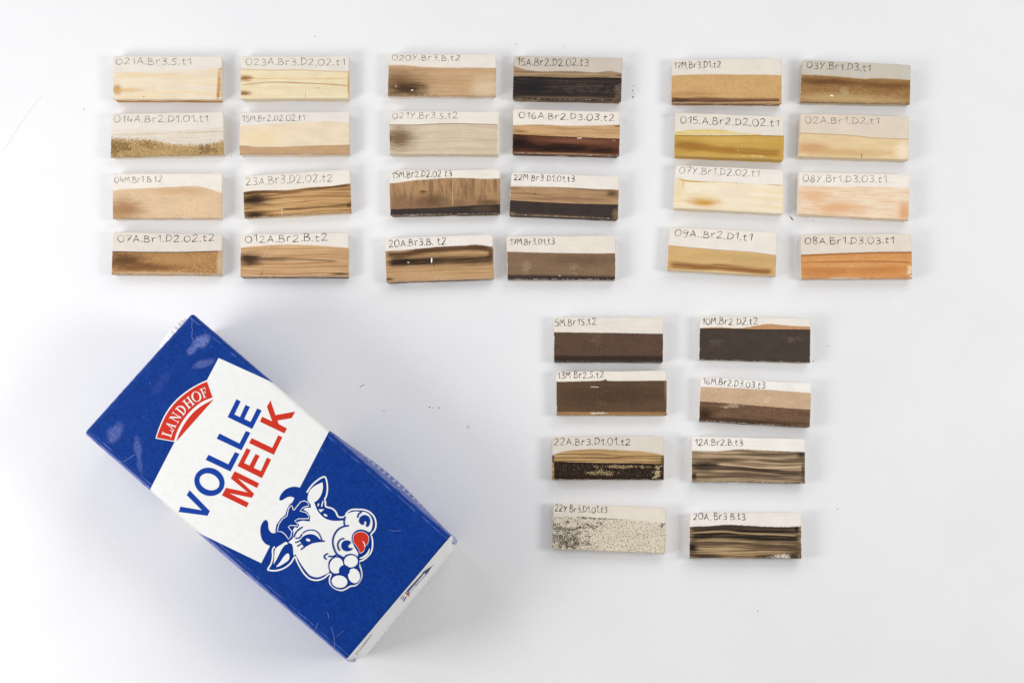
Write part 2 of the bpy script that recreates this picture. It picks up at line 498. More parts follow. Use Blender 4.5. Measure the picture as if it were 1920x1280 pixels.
def build_tile(spec, idx):
    T = Tile(spec)
    r2 = random.Random(idx * 17 + 5)
    root = empty('test_tile', T.c, T.ang, spec['label'], 'ceramic tile', 'hand painted ceramic test tiles')
    # ---- clay body: rounded outline, rounded rim
    L = [Vector(p) for p in T.L]
    out = []
    rc = [0.9 + r2.random() * 1.3 for _ in range(4)]
    for i in range(4):
        p, a, b = L[i], L[i - 1], L[(i + 1) % 4]
        da, db = (a - p).normalized(), (b - p).normalized()
        A, B = p + da * rc[i], p + db * rc[i]
        for k in range(5):
            t = k / 4
            out.append(A * (1 - t) ** 2 + p * 2 * t * (1 - t) + B * t * t)
        # edge samples up to the next corner
        nA = b + (p - b).normalized() * rc[(i + 1) % 4]
        n = 18 if i in (0, 2) else 8
        for k in range(1, n):
            out.append(B.lerp(nA, k / n))
    n = len(out)
    for i, p in enumerate(out):     # hand-cut, so never quite straight
        nz = noise.noise(Vector((p.x * 0.09, p.y * 0.09, idx * 3.1))) * 0.32 + noise.noise(Vector((p.x * 0.5, p.y * 0.5, idx * 1.7))) * 0.10
        out[i] = p - p.normalized() * (nz + 0.1)
    nor = []
    for i in range(n):
        t = (out[(i + 1) % n] - out[i - 1]).normalized()
        nn = Vector((t.y, -t.x))
        if nn.dot(out[i]) < 0:
            nn = -nn
        nor.append(nn)
    rings = [(RB, TH), (RB * 0.55, TH - RB * 0.1), (RB * 0.2, TH - RB * 0.4), (0, TH - RB), (0.0, TH * 0.5), (0.12, 0.5), (0.4, 0.0)]
    vs, fs = [], []
    for ins, zz in rings:
        for i in range(n):
            p = out[i] - nor[i] * ins
            vs.append((p.x, p.y, zz))
    for k in range(len(rings) - 1):
        for i in range(n):
            j = (i + 1) % n
            fs.append((k * n + i, (k + 1) * n + i, (k + 1) * n + j, k * n + j))
    fs.append(tuple(range(n)))
    fs.append(tuple(reversed(range((len(rings) - 1) * n, len(rings) * n))))
    body = link('clay_body', vs, fs, [clay_mat(T, idx)], root)
    bm = bmesh.new(); bm.from_mesh(body.data)
    bmesh.ops.recalc_face_normals(bm, faces=bm.faces)
    bm.to_mesh(body.data); bm.free()
    setuv(body.data, 'mm', [T.UV((v[0], v[1])) for v in vs])
    # ---- painted coats
    for ci, cfg in enumerate(spec['coats']):
        fT = edge_fn(T, cfg['e'])
        fB = edge_fn(T, cfg['b']) if 'b' in cfg else None
        m0, m1 = cfg.get('m', (0.05, 0.05))
        jit = cfg.get('jit', 0.16)
        cols = []
        NA = 120
        for i in range(NA + 1):
            a = i / NA
            cols.append(0.5 - 0.5 * math.cos(math.pi * a) if a < 0.08 or a > 0.92 else a)
        cols = sorted(cols)
        vs, uv1, uv2, fs = [], [], [], []
        wrap = 0.0 if fB else cfg.get('wrap', 0.35)
        lift = 0.045 + 0.05 * ci
        nr = None
        for a in cols:
            U0 = T.Q[0][0] + (T.Q[1][0] - T.Q[0][0]) * a
            Vt = fT(U0) + noise.noise(Vector((U0 * 0.8, idx * 2.3, ci * 9.0))) * jit + noise.noise(Vector((U0 * 3.1, idx * 5.3, ci * 4.0))) * jit * 0.5
            Vb = fB(U0) if fB else T.yb(U0)
            Vt = min(Vt, Vb - 0.05)
            rows = [Vt + (Vb - 0.8 - Vt) * k / 10 for k in range(11)] + ([Vb - 0.5, Vb - 0.28, Vb - 0.12, Vb - 0.02] if not fB else [Vb - 0.4, Vb])
            cv = []
            for V in rows:
                jl = m0 + max(0, noise.noise(Vector((V * 0.6, idx * 1.1, 3.0 + ci)))) * 0.5
                jr = m1 + max(0, noise.noise(Vector((V * 0.6, idx * 1.1, 8.0 + ci)))) * 0.5
                l, r = T.xl(V) + jl, T.xr(V) - jr
                U = l + (r - l) * a
                ed = min(U - T.xl(V), T.xr(V) - U, T.yb(U) - V)
                dz = 0.0
                if ed < RB:
                    e = max(ed, 0)
                    dz = RB - math.sqrt(max(RB * RB - (RB - e) ** 2, 0))
                X, Y = T.xy(U, V)
                cv.append((X, Y, TH - dz + lift, U, V, ed))
            if wrap > 0:
                X, Y, zz, U, V, ed = cv[-1]
                dr = wrap * (0.7 + 0.6 * noise.noise(Vector((U * 0.12, idx * 4.4, 1.0))))
                for k in (0.3, 1.0):
                    cv.append((X, Y - 0.12, TH - RB - (TH - RB) * max(dr, 0.03) * k, U, V + k * 2, 9.0))
            nr = len(cv)
            for X, Y, zz, U, V, ed in cv:
                vs.append((X, Y, zz))
                uv1.append((U, V))
                uv2.append((max(ed, 0), V - Vt))
        for i in range(len(cols) - 1):
            for k in range(nr - 1):
                p = i * nr + k
                fs.append((p, p + 1, p + nr + 1, p + nr))
        g = link(cfg.get('n', 'glaze_coat'), vs, fs, [coat_mat(T, cfg, idx * 3 + ci, ci)], root, smooth=True)
        setuv(g.data, 'mm', uv1)
        setuv(g.data, 'edge', uv2)
        if ci > 0 or cfg.get('lab'):
            g['label'] = cfg.get('lab', 'darker second coat along the lower part')
    # ---- pencilled code
    txt, (xa, ya, xb, yb), hh, pk = spec['t']
    adv = sum(GLYPH[ch][0] + 0.14 for ch in txt) - 0.14
    sx = math.hypot(xb - xa, yb - ya) / adv
    dx, dy = (xb - xa) / math.hypot(xb - xa, yb - ya), (yb - ya) / math.hypot(xb - xa, yb - ya)
    vs, fs, uvs = [], [], []
    cx, zz = 0.0, TH + 0.02
    for ch in txt:
        wd, strokes = GLYPH[ch]
        jy, sc, sk = r2.uniform(-.07, .07), r2.uniform(.88, 1.06), r2.uniform(-.10, .14)
        for st in strokes:
            pts = []
            for (gx, gy) in catmull(st, 5):
                gx += r2.uniform(-.012, .012) + sk * (gy - .5) * 0.6
                gy = gy * sc + jy + r2.uniform(-.012, .012)
                px_ = xa + dx * (cx + gx) * sx + dy * gy * hh
                py_ = ya + dy * (cx + gx) * sx - dx * gy * hh
                pts.append(T.loc(at(*T.px((px_, py_)), TH)))
            base_w = (0.40 if pk == 'soft' else 0.47) * r2.uniform(.85, 1.15)
            ph = r2.random() * 6
            rv, rf = ribbon2d(pts, lambda t: base_w * (0.82 + 0.25 * math.sin(ph + t * 7)), taper=0.35)
            o = len(vs)
            zz += 0.0012
            vs += [(p[0], p[1], zz) for p in rv]
            uvs += [T.UV(p) for p in rv]
            fs += [tuple(o + k for k in f) for f in rf]
        cx += wd + 0.14
    ins = link('inscription', vs, fs, [PENCIL[pk]], root)
    setuv(ins.data, 'mm', uvs)
    return root

def tl(r, q, t, tb, h, pk, label, coats, **kw):
    d = dict(r=r, q=q, t=(t, tb, h, pk), label=label, coats=coats)
    d.update(kw)
    return d

TILES = [
 tl('A', [(80,95),(872,96),(868,410),(84,408)], '021A.Br3.S.t1', (105,157,648,158), 45, 'soft',
    'pale straw washed tile with ochre streak at right, marked 021A.Br3.S.t1',
    [dict(e=[(84,216),(250,210),(450,203),(700,195),(868,180)], c='EFE0C8', l=[
      ('fade', None, .9, 2.0), ('streak','E3C692',.8,16,.8,.5,.66), ('stroke','DDBE88',.5,[(95,240),(300,236),(560,228)],10),
      ('blob','B98B4C',.95,112,338,32,36), ('blob','D2AC70',.7,190,345,110,16), ('blob','B98A4C',.95,848,300,15,120), ('blob','A97434',.8,838,378,10,36), ('blob','B98748',.9,860,180,8,26),
      ('dash','8A5A28',.9,(300,392),(310,392),5)], wear=1.6)], side='B98448', cov=.95, clay='EDE4D9'),
 tl('A', [(1000,97),(1788,95),(1786,402),(1002,405)], '023A.Br3.D2.02.t1', (1040,163,1755,163), 48, 'soft',
    'tile with straw yellow brush lines across, marked 023A.Br3.D2.02.t1',
    [dict(e=[(1003,188),(1200,196),(1400,194),(1600,203),(1785,208)], c='F1E2BE', l=[
      ('streak','E2C492',.75,20,.7,.5,.66), ('line','C29349',.9,.75), ('stroke','A87C40',.8,[(1005,308),(1100,296),(1250,285),(1400,290),(1600,299),(1785,312)],6),
      ('stroke','C99D55',.6,[(1005,255),(1300,262),(1785,258)],5), ('blob','9C6526',.95,1035,255,50,22), ('blob','94602A',.95,1030,365,55,16), ('blob','B98B46',.9,1780,300,7,110),
      ('dash','7A5A30',.8,(1540,335),(1555,322),2), ('dash','7A5A30',.8,(1558,322),(1574,332),2), ('dash','7A5A30',.7,(1470,355),(1470,395),2)])], side='E0BE80', cov=.5, clay='EDE4D9'),
 tl('A', [(70,508),(880,498),(886,806),(66,822)], '014A.Br2.D1.01.t1', (92,576,770,571), 48, 'soft',
    'tile with grainy olive brown stain, marked 014A.Br2.D1.01.t1',
    [dict(e=[(68,628),(300,622),(500,632),(700,620),(880,606)], c='EAE0D0', l=[('streak','B89C70',.55,10,.4,.50,.62), ('dry',None,.7,2.0,.7)], wear=1.0),
     dict(e=[(68,662),(200,668),(350,672),(480,700),(600,710),(740,705),(880,680)], c='C3A36C', n='glaze_coat', jit=.5, lab='dense grainy brown stain', l=[
      ('grain','8A652E',.75,.7,.46,.58), ('gblob','664616',.75,120,750,150,90,.6,.36,.46), ('gblob','5E3E14',.7,760,770,120,60,.6,.38,.48), ('gblob','6A4818',.55,340,735,80,40,.6,.38,.48), ('grain','E6D4B0',.6,.7,.58,.68), ('dry',None,.9,3.6,.8)], wear=1.2)],
    side='E2CDA6', cov=.5, clay='ECE3D8'),
 tl('A', [(995,497),(1790,497),(1790,802),(992,802)], '15M.Br2.D2.02.t1', (1015,568,1465,562), 42, 'soft',
    'flat sand coloured tile with fawn bottom strip, marked 15M.Br2.D2.02.t1',
    [dict(e=[(992,600),(1200,588),(1400,575),(1600,566),(1700,568),(1790,580)], c='F0DDC0', l=[('blob','E6CB9E',.6,1150,680,150,70)], wear=.6),
     dict(e=[(992,740),(1060,744),(1100,751),(1300,751),(1500,743),(1790,735)], c='C9A37A', n='glaze_band', l=[], wear=.6, wrap=.1)], side='D9BC94', cov=.6, clay='EFE7DD'),

 tl('B', [(80,95),(872,95),(870,418),(80,420)], '04M.Br1 B t2', (95,166,440,156), 42, 'soft',
    'smooth fawn tile with arched top edge, marked 04M.Br1Bt2',
    [dict(e=[(80,220),(180,208),(300,203),(420,198),(600,188),(700,190),(800,215),(870,240)], c='DFC19D', l=[
      ('blob','9C7044',.9,160,360,150,80), ('blob','C39A6C',.6,560,220,220,35), ('blob','DDBE98',.6,660,340,160,80), ('grain','C09868',.4,1.2,.5,.65)], wear=1.2)], side='DCC4A0', cov=.4, clay='EFE6DB'),
 tl('B', [(1015,115),(1792,62),(1802,375),(1028,416)], '23A.Br3.D2.02.t2', (1040,183,1665,153), 56, 'soft',
    'tilted tile streaked dark brown, blackest at left, marked 23A.Br3.D2.02.t2',
    [dict(e=[(1017,230),(1100,219),(1200,217),(1350,214),(1500,196),(1650,187),(1795,168)], c='D2A76F', l=[
      ('streak','8A5E32',.9,16,.8,.45,.62), ('stroke','603A16',.9,[(1017,240),(1150,228),(1350,228),(1500,212),(1795,182)],16), ('blob','2A1607',.98,1090,285,130,56), ('blob','2E1A08',.97,1105,393,110,28),
      ('stroke','3E2610',.9,[(1290,352),(1400,350),(1500,342),(1650,332),(1800,322)],8), ('stroke','D8C298',.7,[(1165,303),(1260,305),(1350,299),(1450,290)],4),
      ('dash','E8DCC0',.7,(1300,340),(1300,410),3), ('blob','3A2814',.9,1785,325,20,20)], wear=2.0)], side='E8D4AC', cov=.6, clay='EFE6DB'),
 tl('B', [(80,515),(876,535),(866,825),(72,820)], '07A.Br1.D2.02.t2', (118,590,815,585), 48, 'hard',
    'mottled caramel tile, darkest at left, marked 07A.Br1.D2.02.t2',
    [dict(e=[(78,654),(300,659),(600,659),(868,651)], c='AB7C4A', l=[
      ('grain','CB9F6A',.7,1.0,.5,.64), ('blob','5A3A1C',.95,170,725,140,60), ('blob','6E4824',.85,330,770,230,30), ('blob','AE8450',.7,560,715,200,40), ('line','4A2E14',.95,1.0),
      ('blob','C9B08A',.8,855,740,22,110), ('blob','C6AC82',.6,450,815,500,10)], wear=2.4)], side='E4CBA4', cov=.6, clay='E2D8CD'),
 tl('B', [(1000,533),(1784,522),(1784,838),(1000,838)], '012A.Br2.B.t2', (1035,597,1628,582), 52, 'hard',
    'tan brush lined tile with black smudge at left, marked 012A.Br2.B.t2',
    [dict(e=[(1002,630),(1100,620),(1300,608),(1500,612),(1650,622),(1782,632)], c='D7AF82', l=[
      ('streak','A97B4C',.85,26,.5,.47,.60), ('blob','2E1A0B',.98,1065,714,100,46), ('blob','5A3C20',.6,1200,714,180,18), ('stroke','4A2E16',.6,[(1080,715),(1200,712),(1350,712),(1500,718),(1700,728)],9),
      ('dash','4A3018',.7,(1160,800),(1148,836),4), ('dash','8A6A48',.5,(1190,640),(1160,800),2), ('dash','DCC8A8',.6,(1205,620),(1165,700),2), ('blob','3A2614',.85,1720,820,80,9)], wear=1.6)], side='4E3822', cov=.9, clay='EEE5DA'),

 tl('C', [(112,80),(888,84),(884,384),(102,380)], '020Y.Br3.B.t2', (135,127,628,132), 38, 'soft',
    'light brown washed tile, darker lower left, marked 020Y.Br3.B.t2',
    [dict(e=[(108,158),(250,162),(400,175),(600,178),(885,180)], c='CBA880', l=[
      ('streak','AE8556',.6,20,.9,.47,.64), ('blob','70502F',.85,190,290,190,100), ('blob','432A18',.95,240,335,150,52), ('blob','D8C3A2',.7,810,330,110,90), ('fade',None,.5,1.0), ('dash','F5F0E8',.9,(272,345),(286,342),6), ('dash','E8DCC8',.8,(160,320),(166,310),5)], wear=2.6)], side='C9AE86', cov=.5, clay='EAE1D6'),
 tl('C', [(1012,95),(1795,108),(1785,418),(1002,402)], '15A.Br2.D2,02.t3', (1035,165,1550,168), 52, 'hard',
    'grey beige tile with broad black coat, marked 15A.Br2.D2,02.t3',
    [dict(e=[(1010,165),(1080,190),(1200,207),(1350,205),(1450,205),(1600,215),(1700,205),(1793,220)], c='B09472', l=[('streak','7E6444',.8,14,.6,.5,.62), ('blob','6A553C',.9,1770,235,25,12)], wear=.8),
     dict(e=[(1004,243),(1200,246),(1400,254),(1600,251),(1788,257)], c='29211E', n='glaze_band', lab='black lower coat', l=[
      ('streak','46362B',.8,14,.7,.5,.64), ('blob','16151A',.9,1130,330,120,50), ('gblob','5A4A40',.55,1500,330,300,70,.7,.42,.54), ('gblob','7A6450',.6,1765,350,60,110,.7,.36,.5), ('blob','6E5640',.85,1390,398,420,10), ('line','14100E',.8,1.2)], wear=1.6, rough=.4)], side='7A6044', cov=.9, clay='CDC1B4'),
 tl('C', [(112,490),(908,494),(906,808),(118,805)], '021Y.Br3.S.t2', (137,547,608,547), 42, 'soft',
    'greige washed tile with brown line on top, marked 021Y.Br3.S.t2',
    [dict(e=[(115,588),(300,590),(450,583),(600,580),(750,583),(893,586)], c='D8C7AD', m=(.1,.9), l=[
      ('streak','B9A486',.7,26,.5,.48,.66), ('line','80623F',.9,.85), ('blob','6E5030',.9,190,690,120,80), ('blob','5E4428',.9,122,690,8,30), ('dash','5E4A34',.8,(628,668),(634,666),4)], wear=1.2)], side='D8C6A8', cov=.5, clay='EBE3D8'),
 tl('C', [(1005,475),(1779,496),(1772,812),(1000,793)], '016A.Br2.D3.03.t2', (1048,543,1735,565), 46, 'hard',
    'tile with tan band over glossy black brown, marked 016A.Br2.D3.03.t2',
    [dict(e=[(1003,595),(1200,590),(1400,598),(1600,596),(1775,590)], c='CDA576', l=[('streak','A67C48',.7,14,.8,.5,.62), ('blob','8A6838',.8,1060,640,60,14), ('blob','6A4A24',.8,1760,602,30,8)], wear=.8),
     dict(e=[(1003,658),(1200,671),(1400,679),(1600,687),(1772,692)], c='6A3E2A', n='glaze_band', lab='glossy black brown lower coat', l=[
      ('blob','180B06',.98,1050,720,100,60), ('blob','1C0E08',.98,1330,758,330,38), ('blob','241209',.95,1660,775,110,22), ('blob','84503A',.7,1480,710,220,18), ('line','1E0F08',.9,.7), ('blob','A67C50',.75,1380,800,400,7), ('dash','F0E6D4',.9,(1468,690),(1500,688),4), ('dash','B8A080',.8,(1722,708),(1742,704),3)], wear=1.4, rough=.28)], side='5E3C1E', cov=.85, clay='EEE4D9'),

 tl('D', [(112,72),(915,65),(914,384),(122,394)], '15M.Br2.D2.02 t3', (135,130,565,118), 44, 'hard',
    'cloudy brown tile with black bottom strip, marked 15M.Br2.D2.02.t3',
    [dict(e=[(118,168),(180,162),(280,148),(400,138),(560,128),(700,130),(800,135),(905,132)], c='B08A60', l=[
      ('blob','7E5C42',.85,420,330,420,80), ('vstreak','7E5E42',.8,14,2.4,.44,.64), ('stroke','C8A878',.0,[(560,130),(580,130)],2), ('dash','C6A878',.75,(573,150),(570,325),5), ('blob','553D24',.9,357,228,24,12), ('blob','5E4629',.8,840,305,80,20), ('dash','6E4C28',.9,(470,135),(505,142),4), ('dash','4A3420',.9,(700,178),(704,180),4), ('blob','5E4629',.7,420,290,90,50)], wear=.8),
     dict(e=[(120,355),(300,350),(450,345),(600,335),(750,325),(912,320)], c='3A302B', n='glaze_band', lab='black strip along the bottom', l=[('blob','5A4430',.7,780,350,80,20)], wear=1.8)], side='6E5334', cov=.8, clay='EBE3D8'),
 tl('D', [(992,85),(1772,115),(1762,424),(978,392)], '22M Br3 D1.01.t3', (1012,143,1448,160), 42, 'hard',
    'tilted tile, brown above black, marked 22M.Br3.D1.01.t3',
    [dict(e=[(990,187),(1200,192),(1400,197),(1600,208),(1765,212)], c='B48F68', l=[('streak','8C694A',.85,14,1.4,.48,.64), ('blob','4E3A26',.9,1720,240,40,20), ('dash','4A3826',.9,(1158,244),(1170,242),5), ('dash','4A3826',.9,(1132,208),(1138,208),4), ('dash','5A4630',.9,(1080,226),(1086,228),4)], wear=.8),
     dict(e=[(988,290),(1200,303),(1400,312),(1765,322)], c='3B312D', n='glaze_band', lab='black lower coat', l=[('blob','7A5C3C',.9,1300,404,330,10), ('blob','8A6C48',.8,1745,390,25,40), ('blob','8A6C48',.8,995,385,30,12), ('grain','4C3A2C',.5,1.0,.55,.66)], wear=1.5)], side='4E3B2A', cov=.9, clay='ECE4DA'),
 tl('D', [(80,562),(862,530),(870,850),(94,878)], '20A.Br3.B. t2', (112,628,525,607), 48, 'hard',
    'tan wood-like streaked tile with white chip, marked 20A.Br3.B.t2',
    [dict(e=[(88,655),(250,645),(450,625),(650,615),(750,608),(860,622)], c='C49D70', l=[
      ('streak','9A7446',.75,20,.7,.49,.62), ('stroke','4A2E18',.95,[(92,675),(200,682),(350,655),(500,640),(700,628),(850,640)],32), ('stroke','36200F',.95,[(110,735),(250,732),(400,728),(550,722),(700,722),(862,712)],44),
      ('blob','241408',.95,220,735,130,24), ('blob','3A2614',.8,845,680,20,60), ('dash','15100A',.95,(408,705),(408,742),7), ('dash','FFFFFF',1.0,(420,706),(420,738),6), ('dash','2A1A10',.9,(455,705),(455,722),4), ('dash','2A1A10',.9,(434,745),(437,770),3), ('dash','F0E8DC',.9,(246,736),(258,738),5), ('blob','2E1C0E',.8,110,858,40,10)], wear=1.6)], side='5E4428', cov=.75, clay='ECE4DB'),
 tl('D', [(958,545),(1747,540),(1743,862),(962,858)], '17M.Br3.D1.t3', (985,610,1305,609), 42, 'hard',
    'taupe brown tile with pale scuffs, marked 17M.Br3.D1.t3',
    [dict(e=[(968,658),(1150,664),(1350,668),(1550,671),(1742,671)], c='84684F', m=(.3,.1), l=[('grain','8E745A',.5,1.4,.5,.64), ('gblob','A8947E',.5,1110,770,60,90,.7,.42,.5), ('gblob','A08C76',.45,1450,760,60,90,.6,.44,.5), ('blob','604934',.6,1500,720,250,40)], wear=1.6),
     dict(e=[(975,822),(1200,824),(1500,829),(1742,833)], c='3E322C', n='glaze_band', m=(.6,.2), l=[('dash','EFE6DA',.9,(1160,812),(1172,810),4), ('dash','EFE6DA',.9,(1335,832),(1348,834),5), ('dash','EFE6DA',.9,(1372,820),(1386,818),4), ('fade','7D6248',.9,1.0)], wear=2.2)], side='C9B8A2', cov=.5, clay='E8DED2'),

 tl('E', [(115,122),(906,112),(906,434),(108,430)], '17M.Br3.D1.t2', (130,190,468,180), 46, 'hard',
    'even caramel tile with dark brown bottom line, marked 17M.Br3.D1.t2',
    [dict(e=[(110,238),(200,232),(400,228),(600,230),(750,230),(905,235)], c='CCA36B', l=[('grain','B48C56',.5,1.4,.48,.64), ('blob','A87E4C',.6,250,370,200,20)], wear=.7),
     dict(e=[(112,392),(200,398),(350,390),(550,398),(880,400)], b=[(112,432),(350,430),(880,424)], c='704C34', n='glaze_band', lab='dark brown line along the bottom', m=(.3,1.4), l=[('fade','B08650',.95,1.3), ('blob','4A2E22',.8,180,412,80,16)], wear=.8)], side='8E683E', cov=.85, clay='E2D9CD'),
 tl('E', [(1052,120),(1836,160),(1829,440),(1036,425)], '03Y.Br1.D3.t1', (1085,184,1545,208), 46, 'hard',
    'grey topped tile with olive brown glaze, marked 03Y.Br1.D3.t1',
    [dict(e=[(1050,230),(1200,234),(1350,246),(1500,260),(1600,256),(1830,268)], c='94693A', l=[
      ('grain','A98A52',.7,.7,.5,.6), ('blob','68421F',.95,1230,282,240,30), ('blob','70481F',.9,1650,310,260,30), ('blob','BA9A68',.9,1350,405,480,34), ('gblob','B79E68',.45,1400,390,430,60,.55,.40,.5), ('gblob','C4B284',.4,1360,350,60,40,.5,.4,.48), ('line','B79C6A',.9,.6), ('dash','F4EEE2',.95,(1255,380),(1276,384),7)], wear=2.6)], side='DCCFB2', cov=.5, clay='C4BCAE'),
 tl('E', [(135,500),(926,529),(920,845),(130,815)], '015.A.Br2.D2.02.t1', (175,582,885,606), 50, 'hard',
    'mustard glazed tile, brown at lower left, marked 015.A.Br2.D2.02.t1',
    [dict(e=[(132,642),(200,632),(350,625),(550,630),(650,640),(745,655)], b=[(132,668),(400,668),(760,668)], c='E0CB8E', m=(.3,14.0), l=[('streak','D2B25C',.8,14,.8,.48,.6)], wear=.5),
     dict(e=[(135,667),(400,669),(700,667),(918,671)], c='C79E48', n='glaze_band', lab='mustard lower coat', l=[('blob','9A6C24',.9,230,745,120,36), ('stroke','A06E24',.9,[(150,735),(300,750),(500,775),(700,786),(900,798)],34), ('blob','D4AA58',.7,520,700,250,20), ('line','74531A',.9,.7), ('gblob','D8BC74',.8,700,818,160,14,.6,.34,.44), ('blob','C9A44E',.7,330,815,200,8), ('dash','E8DCB0',.9,(585,777),(591,779),4)], wear=1.8)], side='CBA23C', cov=.9, clay='E2D9CD'),
 tl('E', [(1040,508),(1822,528),(1820,845),(1024,820)], '02A.Br1.D2.t1', (1072,580,1608,587), 46, 'soft',
    'pale sand tile with thin tan line, marked 02A.Br1.D2.t1',
    [dict(e=[(1035,648),(1200,655),(1400,665),(1600,685),(1815,692)], c='E0C698', l=[('grain','DDC090',.5,1.2,.5,.64), ('blob','C8986A',.9,1130,760,130,46), ('blob','CCA56E',.8,1380,790,300,28), ('blob','EFE2C8',.7,1780,780,60,80), ('line','A87C42',.9,.7), ('dash','3E2A18',.95,(1481,802),(1480,830),3), ('dash','4A3A20',.9,(1735,769),(1740,771),4)], wear=2.2)], side='EADCC0', cov=.4, clay='DCCDBB'),

 tl('F', [(140,34),(922,70),(916,388),(125,345)], '07Y.Br1.D2.02.t1', (168,95,745,120), 46, 'soft',
    'pale yellow tile with one ochre smudge, marked 07Y.Br1.D2.02.t1',
    [dict(e=[(135,125),(300,150),(500,160),(700,172),(915,180)], c='EEE0C6', l=[('streak','E8D09C',.7,16,.9,.5,.64), ('blob','D2A04A',.9,340,305,120,34), ('blob','C58F38',.7,350,310,50,14), ('stroke','BD8C36',.95,[(150,130),(220,150),(400,155),(600,165),(750,168),(850,180),(915,182)],7), ('blob','DDB86C',.7,195,170,12,40), ('blob','E6CD98',.6,160,210,30,80)], wear=1.4)], side='DFC48C', cov=.6, clay='EAE2D8'),
 tl('F', [(1025,84),(1829,102),(1820,432),(1022,390)], '08Y.Br1.D3.03.t1', (1058,158,1662,160), 48, 'soft',
    'tile with patchy pale peach wash, marked 08Y.Br1.D3.03.t1',
    [dict(e=[(1030,183),(1300,186),(1500,188),(1825,198)], c='EBD6BA', l=[('streak','E2B88C',.6,9,.9,.52,.66), ('blob','DFAC7C',.75,1130,255,120,55), ('blob','DCA470',.8,1310,345,190,46), ('blob','D8955C',.8,1790,370,44,70), ('blob','DDAA7C',.8,1490,195,80,14), ('gblob','F2E6DA',.4,1080,320,80,70,.6,.38,.5), ('fade',None,.8,1.6), ('streak','DDA878',.5,5,.6,.52,.64)], wear=2.0)], side='E2B88E', cov=.45, clay='EBE3D8'),
 tl('F', [(98,480),(876,517),(862,836),(78,790)], '09A..Br2.D1.t1', (135,545,693,582), 50, 'hard',
    'khaki tile with olive bottom stripe, marked 09A.Br2.D1.t1',
    [dict(e=[(92,612),(300,632),(500,648),(700,662),(868,685)], c='D0AA70', l=[('stroke','8E5E2C',.95,[(95,752),(200,760),(350,772),(450,770),(600,784),(750,800),(840,800)],30), ('line','84683A',.8,.45), ('dash','7A6236',.8,(268,674),(276,676),4), ('dash','7A6236',.8,(566,720),(576,722),4), ('dash','7A6236',.7,(340,712),(346,714),3), ('blob','DFCB9C',.8,400,806,400,8), ('blob','BC9E66',.6,600,700,250,20)], wear=1.0)], side='E6D8B6', cov=.4, clay='E8E0D5'),
 tl('F', [(1040,535),(1843,528),(1846,850),(1045,852)], '08A.Br1.D3.03.t1', (1072,607,1715,600), 48, 'hard',
    'bright orange brown tile, marked 08A.Br1.D3.03.t1',
    [dict(e=[(1042,680),(1300,670),(1600,660),(1842,658)], c='D69656', l=[('line','9A5A24',.95,1.6), ('stroke','8A5422',.95,[(1045,740),(1300,732),(1600,730),(1842,738)],5), ('blob','BE7A40',.9,1230,805,200,36), ('blob','C07C38',.8,1600,790,240,34), ('blob','D8A264',.7,1400,760,300,14), ('gblob','EFDABC',.9,1835,800,40,60,.7,.34,.46), ('grain','B87A3C',.5,1.2,.5,.64), ('dash','E8C8A0',.8,(1065,715),(1080,720),4)], wear=2.4)], side='EBD6BC', cov=.5, clay='DFD4C6'),

 tl('G', [(97,82),(802,84),(800,370),(98,368)], '5M.Br1S.t2', (105,141,370,133), 42, 'hard',
    'matt dark chocolate tile with wide cream top, marked 5M.Br1S.t2',
    [dict(e=[(97,178),(300,182),(500,184),(800,190)], c='5A4435', l=[('grain','684C38',.5,1.4,.5,.64), ('gblob','7A6250',.4,370,230,60,60,.6,.42,.52), ('line','3E2C22',.7,.7)], wear=.6),
     dict(e=[(97,325),(300,330),(600,328),(800,330)], c='392A22', n='glaze_band', l=[('fade','583F2E',.9,.8)], wear=.6)], side='4A382C', cov=.8, clay='E6DDD2'),
 tl('G', [(1036,76),(1749,89),(1746,374),(1030,355)], '10M.Br2 D2.t2', (1050,133,1408,131), 42, 'hard',
    'blackish brown tile with tan wave top right, marked 10M.Br2.D2.t2',
    [dict(e=[(1033,153),(1150,147),(1280,154),(1380,141),(1480,126),(1600,137),(1745,144)], b=[(1033,164),(1745,170)], c='C39465', l=[('grain','9A7048',.5,1.2,.5,.62)], wear=.5),
     dict(e=[(1033,157),(1200,156),(1400,161),(1745,163)], c='463A32', n='glaze_band', lab='blackish brown main coat', l=[('grain','4E3E32',.6,.9,.52,.64), ('gblob','6A5A4E',.45,1140,245,70,60,.6,.42,.52), ('gblob','786858',.45,1620,225,90,30,.6,.38,.5), ('line','2A201A',.7,.7)], wear=1.0)], side='D8CCBC', cov=.4, clay='EAE3D8'),
 tl('G', [(112,432),(824,424),(824,714),(115,712)], '13M Br2.S.t2', (122,478,420,472), 40, 'hard',
    'deep brown tile with tan bottom strip, marked 13M.Br2.S.t2',
    [dict(e=[(108,497),(250,495),(400,490),(432,480),(452,492),(600,492),(820,490)], c='5E4733', l=[('blob','463325',.8,480,590,330,60), ('grain','64492F',.5,1.4,.5,.64), ('blob','8A6640',.8,815,540,8,90), ('dash','E6DACA',.85,(335,531),(385,534),3), ('gblob','6E5844',.4,390,640,60,40,.6,.42,.5)], wear=.6),
     dict(e=[(112,690),(400,692),(820,692)], c='A57E50', n='glaze_band', lab='tan strip along the bottom', l=[('streak','8A6438',.6,14,.8,.5,.62), ('gblob','E4D6BC',.8,380,700,90,12,.6,.36,.46), ('fade','6A4C30',.8,.6)], wear=1.0)], side='D8C2A0', cov=.5, clay='EAE2D6'),
 tl('G', [(1040,466),(1757,507),(1744,790),(1030,748)], '16M.Br2.D3.03.t3', (1055,510,1455,543), 38, 'hard',
    'tilted tile with tan band over rough umber, marked 16M.Br2.D3.03.t3',
